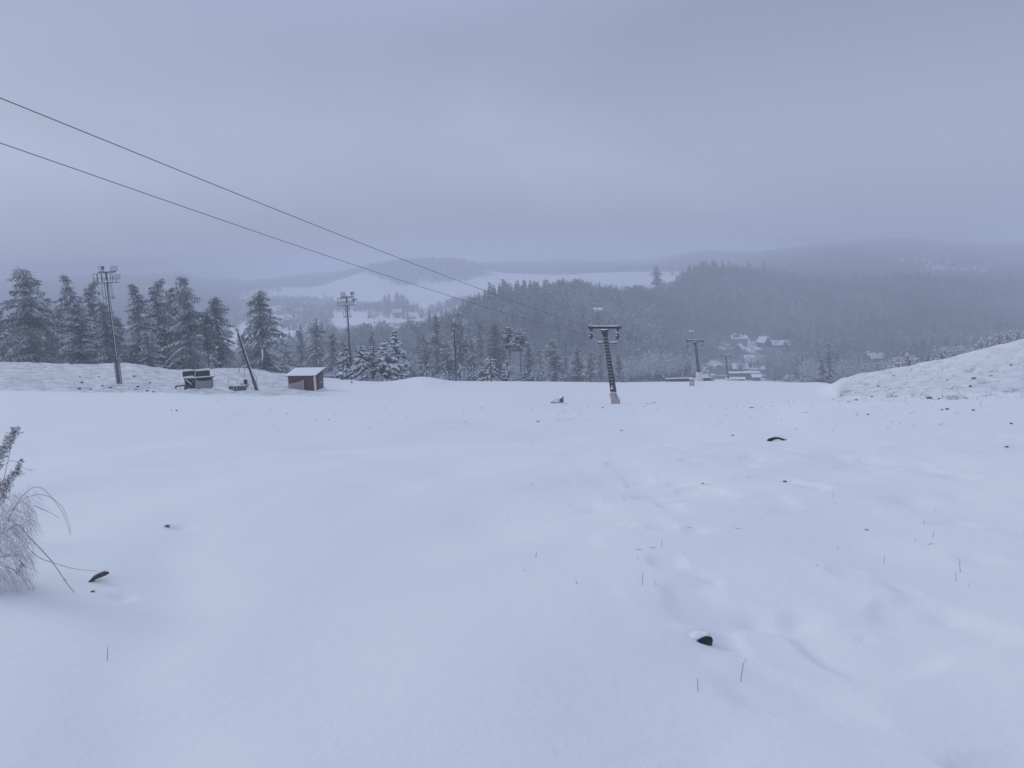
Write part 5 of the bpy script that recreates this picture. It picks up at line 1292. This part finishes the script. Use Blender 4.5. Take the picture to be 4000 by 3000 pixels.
# ------------------------------------------------------------------ the frosted dead plant at the left edge
def make_plant():
    g = hit(-60, 2300); o = empty('frosted_plant', g, 0, 'frosted dead plant with drooping stems and straw at the left picture edge', 'plant')
    q = random.Random(77); k = g.y / F
    def P(px, py, dy=0.0): return Vector(at(px, py, g.y + dy)) - g
    def arc(pts, r, mt, name, leaf=0, ls=.05):
        b = MB(); v = [P(*p) for p in pts]; s = []
        for i in range(len(v) - 1):
            for j in range(4): 
                f = j / 4; p0 = v[max(0, i - 1)]; p1 = v[i]; p2 = v[i + 1]; p3 = v[min(len(v) - 1, i + 2)]
                s.append(.5 * ((2 * p1) + (p2 - p0) * f + (2 * p0 - 5 * p1 + 4 * p2 - p3) * f * f + (3 * p1 - p0 - 3 * p2 + p3) * f ** 3))
        s.append(v[-1]); b.tube(s, [r * (1 - .7 * i / len(s)) for i in range(len(s))], 5, .15)
        st = b.build(name, mt, o, True, 'frost_mist')
        if leaf:
            lf = MB()
            for i in range(leaf):
                p = s[int(len(s) * q.uniform(.25, .99)) - 1]; a = q.uniform(0, 6.28); l = ls * q.uniform(.5, 1.3)
                d = Vector((math.cos(a) * l, math.sin(a) * l * .6, -l * q.uniform(.1, 1.0))); sd = Vector((0, 0, 1)).cross(d).normalized() * l * .16
                m = p + d * .5 + Vector((0, 0, l * .1)); lf.add([p, m + sd, p + d, m - sd], [(0, 1, 2, 3)], min(1, max(0, q.gauss(.45, .3))))
            lf.build('leaf', M['scrub'], st, False, 'frost_mist')
    S_ = M['scrub']; B_ = (-60, 2300)
    arc([B_, (-30, 2050), (20, 1850), (58, 1670)], .004, S_, 'stem', 0)
    arc([B_, (20, 2060), (90, 1935), (160, 1905), (240, 1995), (275, 2090)], .0032, S_, 'stem', 4, .02)
    arc([B_, (40, 2010), (140, 1932), (230, 1965), (268, 2040), (276, 2085)], .0028, S_, 'stem', 2, .02)
    arc([(-40, 2150), (60, 2050), (110, 2095), (200, 2190), (262, 2280), (305, 2335), (312, 2395)], .0045, S_, 'stem', 6, .035)
    arc([(60, 2080), (140, 2170), (215, 2200), (290, 2222), (380, 2230)], .003, S_, 'stem', 3, .03)
    arc([(-30, 2200), (60, 2230), (120, 2310), (145, 2390), (128, 2440)], .0035, S_, 'stem', 8, .035)
    arc([(-30, 2180), (70, 2180), (130, 2300), (160, 2390)], .003, S_, 'stem', 5, .03)
    arc([(130, 1975), (180, 1995), (232, 2022)], .0028, S_, 'stem', 0)
    arc([(-40, 1880), (40, 1800), (100, 1832), (150, 1830)], .002, S_, 'stem', 3, .03)
    # dark seed heads, each a packed plume of little scales
    for pts, n, w in (([(2, 1790), (25, 1745), (45, 1710), (66, 1680)], 420, 22), ([(-8, 1830), (2, 1780), (8, 1750)], 160, 14), ([(0, 1940), (25, 1900), (45, 1865), (78, 1838)], 260, 18), ([(-14, 1960), (10, 1925), (20, 1890)], 330, 26), ([(62, 1850), (78, 1815), (84, 1802)], 40, 7), ([(90, 2200), (75, 2230), (70, 2245)], 30, 6)):
        b = MB()
        for i in range(n):
            f = q.random() * (len(pts) - 1); j = int(f); f -= j
            x = pts[j][0] + (pts[j + 1][0] - pts[j][0]) * f + q.triangular(-w, w); y = pts[j][1] + (pts[j + 1][1] - pts[j][1]) * f + q.triangular(-w, w)
            p = P(x, y, q.gauss(0, w * k * .5)); l = k * q.uniform(7, 20); d = Vector((q.uniform(-.5, .7), q.uniform(-.4, .4), q.uniform(-.2, 1.0))).normalized() * l; sd = d.cross(Vector((0, 1, 0))).normalized() * l * .28
            b.add([p - sd, p + d * .4, p + sd, p + d], [(0, 1, 3), (1, 2, 3)], min(1, max(0, q.gauss(.50, .32))))
        b.build('seed_head', M['scrub'], o, False, 'frost_mist')
    # the pale straw skirt
    b = MB()
    for i in range(1350):
        x0, y0 = q.uniform(-160, 115), q.uniform(1930, 2280); L = q.uniform(50, 260); a = q.gauss(.85, .55)
        p0 = P(x0, y0, q.uniform(-.2, .3)); x1, y1 = x0 + math.cos(a) * L * .6, y0 + math.sin(a) * L * .8
        if x1 > 150 + .30 * (2300 - y1) * q.random() + 40 * q.random() ** 3: continue
        p2 = P(x1, y1, q.uniform(-.3, .1)); p1 = (p0 + p2) / 2 + Vector((0, 0, k * q.uniform(10, 45))); w = k * q.uniform(.8, 2.6); sd = Vector((w, 0, w * .5))
        b.add([p0 - sd * .5, p0 + sd * .5, p1 + sd * .5, p1 - sd * .5, p2], [(0, 1, 2, 3), (3, 2, 4)], min(1, max(0, q.gauss(.74, .22))))
    b.build('straw', M['pinkgrass'], o, False, 'frost_mist')
    b = MB()
    for i in range(16): b.lump(P(q.uniform(-90, 80), q.uniform(1960, 2180), q.uniform(-.1, .3)), (q.uniform(.02, .045), .04, q.uniform(.010, .02)), 40 + i)
    b.build('snow_clumps', M['snow'], o, True)
make_plant()

make_ground()
# ------------------------------------------------------------------ haze, sky, light, camera
bpy.context.view_layer.update()
_zz = [(ob.matrix_world @ Vector(c)).z for ob in COL.objects if ob.type == 'MESH' for c in ob.bound_box]
_z0, _z1 = min(_zz) - 1.0, max(_zz) + 2.0
hz_ = MB(); hz_.box((0, 2900, (_z0 + _z1) / 2), (13200, 7400, _z1 - _z0))
hm = bpy.data.materials.new('haze'); hm.use_nodes = True
nt = hm.node_tree; nt.nodes.remove(nt.nodes['Principled BSDF'])
pv = nt.nodes.new('ShaderNodeVolumePrincipled'); pv.inputs['Color'].default_value = (0.835, 0.885, 0.985, 1); pv.inputs['Density'].default_value = 0.00108
pv.inputs['Anisotropy'].default_value = 0.0
nt.links.new(pv.outputs['Volume'], nt.nodes['Material Output'].inputs['Volume'])
tag(hz_.build('haze', hm), 'pale winter haze filling the valley', 'haze', None, 'stuff')

SUN_EL, SUN_AZ = math.radians(26), math.radians(-62)
W = bpy.data.worlds.new('World'); S.world = W; W.use_nodes = True
nt = W.node_tree; bg = nt.nodes['Background']; bg.inputs['Strength'].default_value = 0.1
sky = nt.nodes.new('ShaderNodeTexSky'); sky.sky_type = 'NISHITA'; sky.sun_disc = False; sky.sun_elevation = SUN_EL; sky.sun_rotation = SUN_AZ
sky.air_density = 1.0; sky.dust_density = 3.0
tc = nt.nodes.new('ShaderNodeTexCoord'); sep = nt.nodes.new('ShaderNodeSeparateXYZ'); nt.links.new(tc.outputs['Generated'], sep.inputs[0])
rp = nt.nodes.new('ShaderNodeValToRGB'); nt.links.new(sep.outputs['Z'], rp.inputs['Fac'])
SKY = [(0.0, 3.50, 4.02, 5.55), (0.06, 3.68, 4.18, 5.74), (0.12, 4.18, 4.68, 6.28), (0.21, 3.72, 4.26, 5.86), (0.30, 3.05, 3.58, 5.02), (0.55, 4.35, 5.05, 6.85), (1.0, 5.35, 6.1, 8.1)]
cr_ = rp.color_ramp; cr_.interpolation = 'B_SPLINE'
SC = 10.0
for k, (p, r, g, b_) in enumerate(SKY):
    e = cr_.elements[k] if k < 2 else cr_.elements.new(p)
    e.position = p; e.color = (r / SC, g / SC, b_ / SC, 1)
mp = nt.nodes.new('ShaderNodeMapping'); mp.inputs['Scale'].default_value = (1.0, 1.0, 2.6); mp.inputs['Location'].default_value = (0.35, 0.2, 0.1)
nz1 = nt.nodes.new('ShaderNodeTexNoise'); nz1.inputs['Scale'].default_value = 1.9; nz1.inputs['Detail'].default_value = 3.5; nz1.inputs['Roughness'].default_value = 0.45; nz1.inputs['Distortion'].default_value = 0.4
nt.links.new(tc.outputs['Generated'], mp.inputs['Vector']); nt.links.new(mp.outputs['Vector'], nz1.inputs['Vector'])
mr = nt.nodes.new('ShaderNodeMapRange'); mr.inputs['From Min'].default_value = 0.3; mr.inputs['From Max'].default_value = 0.7; mr.inputs['To Min'].default_value = 0.90 * SC; mr.inputs['To Max'].default_value = 1.10 * SC
sx = nt.nodes.new('ShaderNodeMapRange'); sx.inputs['From Min'].default_value = -0.1; sx.inputs['From Max'].default_value = 0.6; sx.inputs['To Min'].default_value = 0.0; sx.inputs['To Max'].default_value = -0.36
nt.links.new(sep.outputs['X'], sx.inputs['Value']); ad = nt.nodes.new('ShaderNodeMath'); ad.operation = 'ADD'
nt.links.new(nz1.outputs['Fac'], ad.inputs[0]); nt.links.new(sx.outputs['Result'], ad.inputs[1]); nt.links.new(ad.outputs[0], mr.inputs['Value'])
vm = nt.nodes.new('ShaderNodeVectorMath'); vm.operation = 'SCALE'; nt.links.new(rp.outputs['Color'], vm.inputs[0]); nt.links.new(mr.outputs['Result'], vm.inputs['Scale'])
mx = nt.nodes.new('ShaderNodeMix'); mx.data_type = 'RGBA'; mx.inputs['Factor'].default_value = 0.96
nt.links.new(sky.outputs['Color'], mx.inputs['A']); nt.links.new(vm.outputs[0], mx.inputs['B']); nt.links.new(mx.outputs['Result'], bg.inputs['Color'])

sun = bpy.data.lights.new('sun', 'SUN'); sun.energy = 0.75; sun.angle = math.radians(28); sun.color = (1.0, 0.97, 0.93)
so = bpy.data.objects.new('sun', sun); COL.objects.link(so)
dv = Vector((math.sin(SUN_AZ) * math.cos(SUN_EL), math.cos(SUN_AZ) * math.cos(SUN_EL), math.sin(SUN_EL)))
so.rotation_euler = dv.to_track_quat('Z', 'Y').to_euler(); so.location = (0, -20, 40)

cam = bpy.data.cameras.new('camera'); co = bpy.data.objects.new('camera', cam); COL.objects.link(co)
cam.sensor_width = 36; cam.lens = 36 * F / 4000; cam.clip_start = 0.05; cam.clip_end = 20000
co.matrix_world = Matrix(((CR[0], CU[0], -CF[0], CAM[0]), (CR[1], CU[1], -CF[1], CAM[1]), (CR[2], CU[2], -CF[2], CAM[2]), (0, 0, 0, 1)))
S.camera = co
S.view_settings.view_transform = 'Standard'; S.view_settings.look = 'None'; S.view_settings.exposure = 0.0; S.view_settings.gamma = 1.0
S.cycles.volume_bounces = 2; S.cycles.max_bounces = 8; S.cycles.diffuse_bounces = 3
S.cycles.use_denoising = True
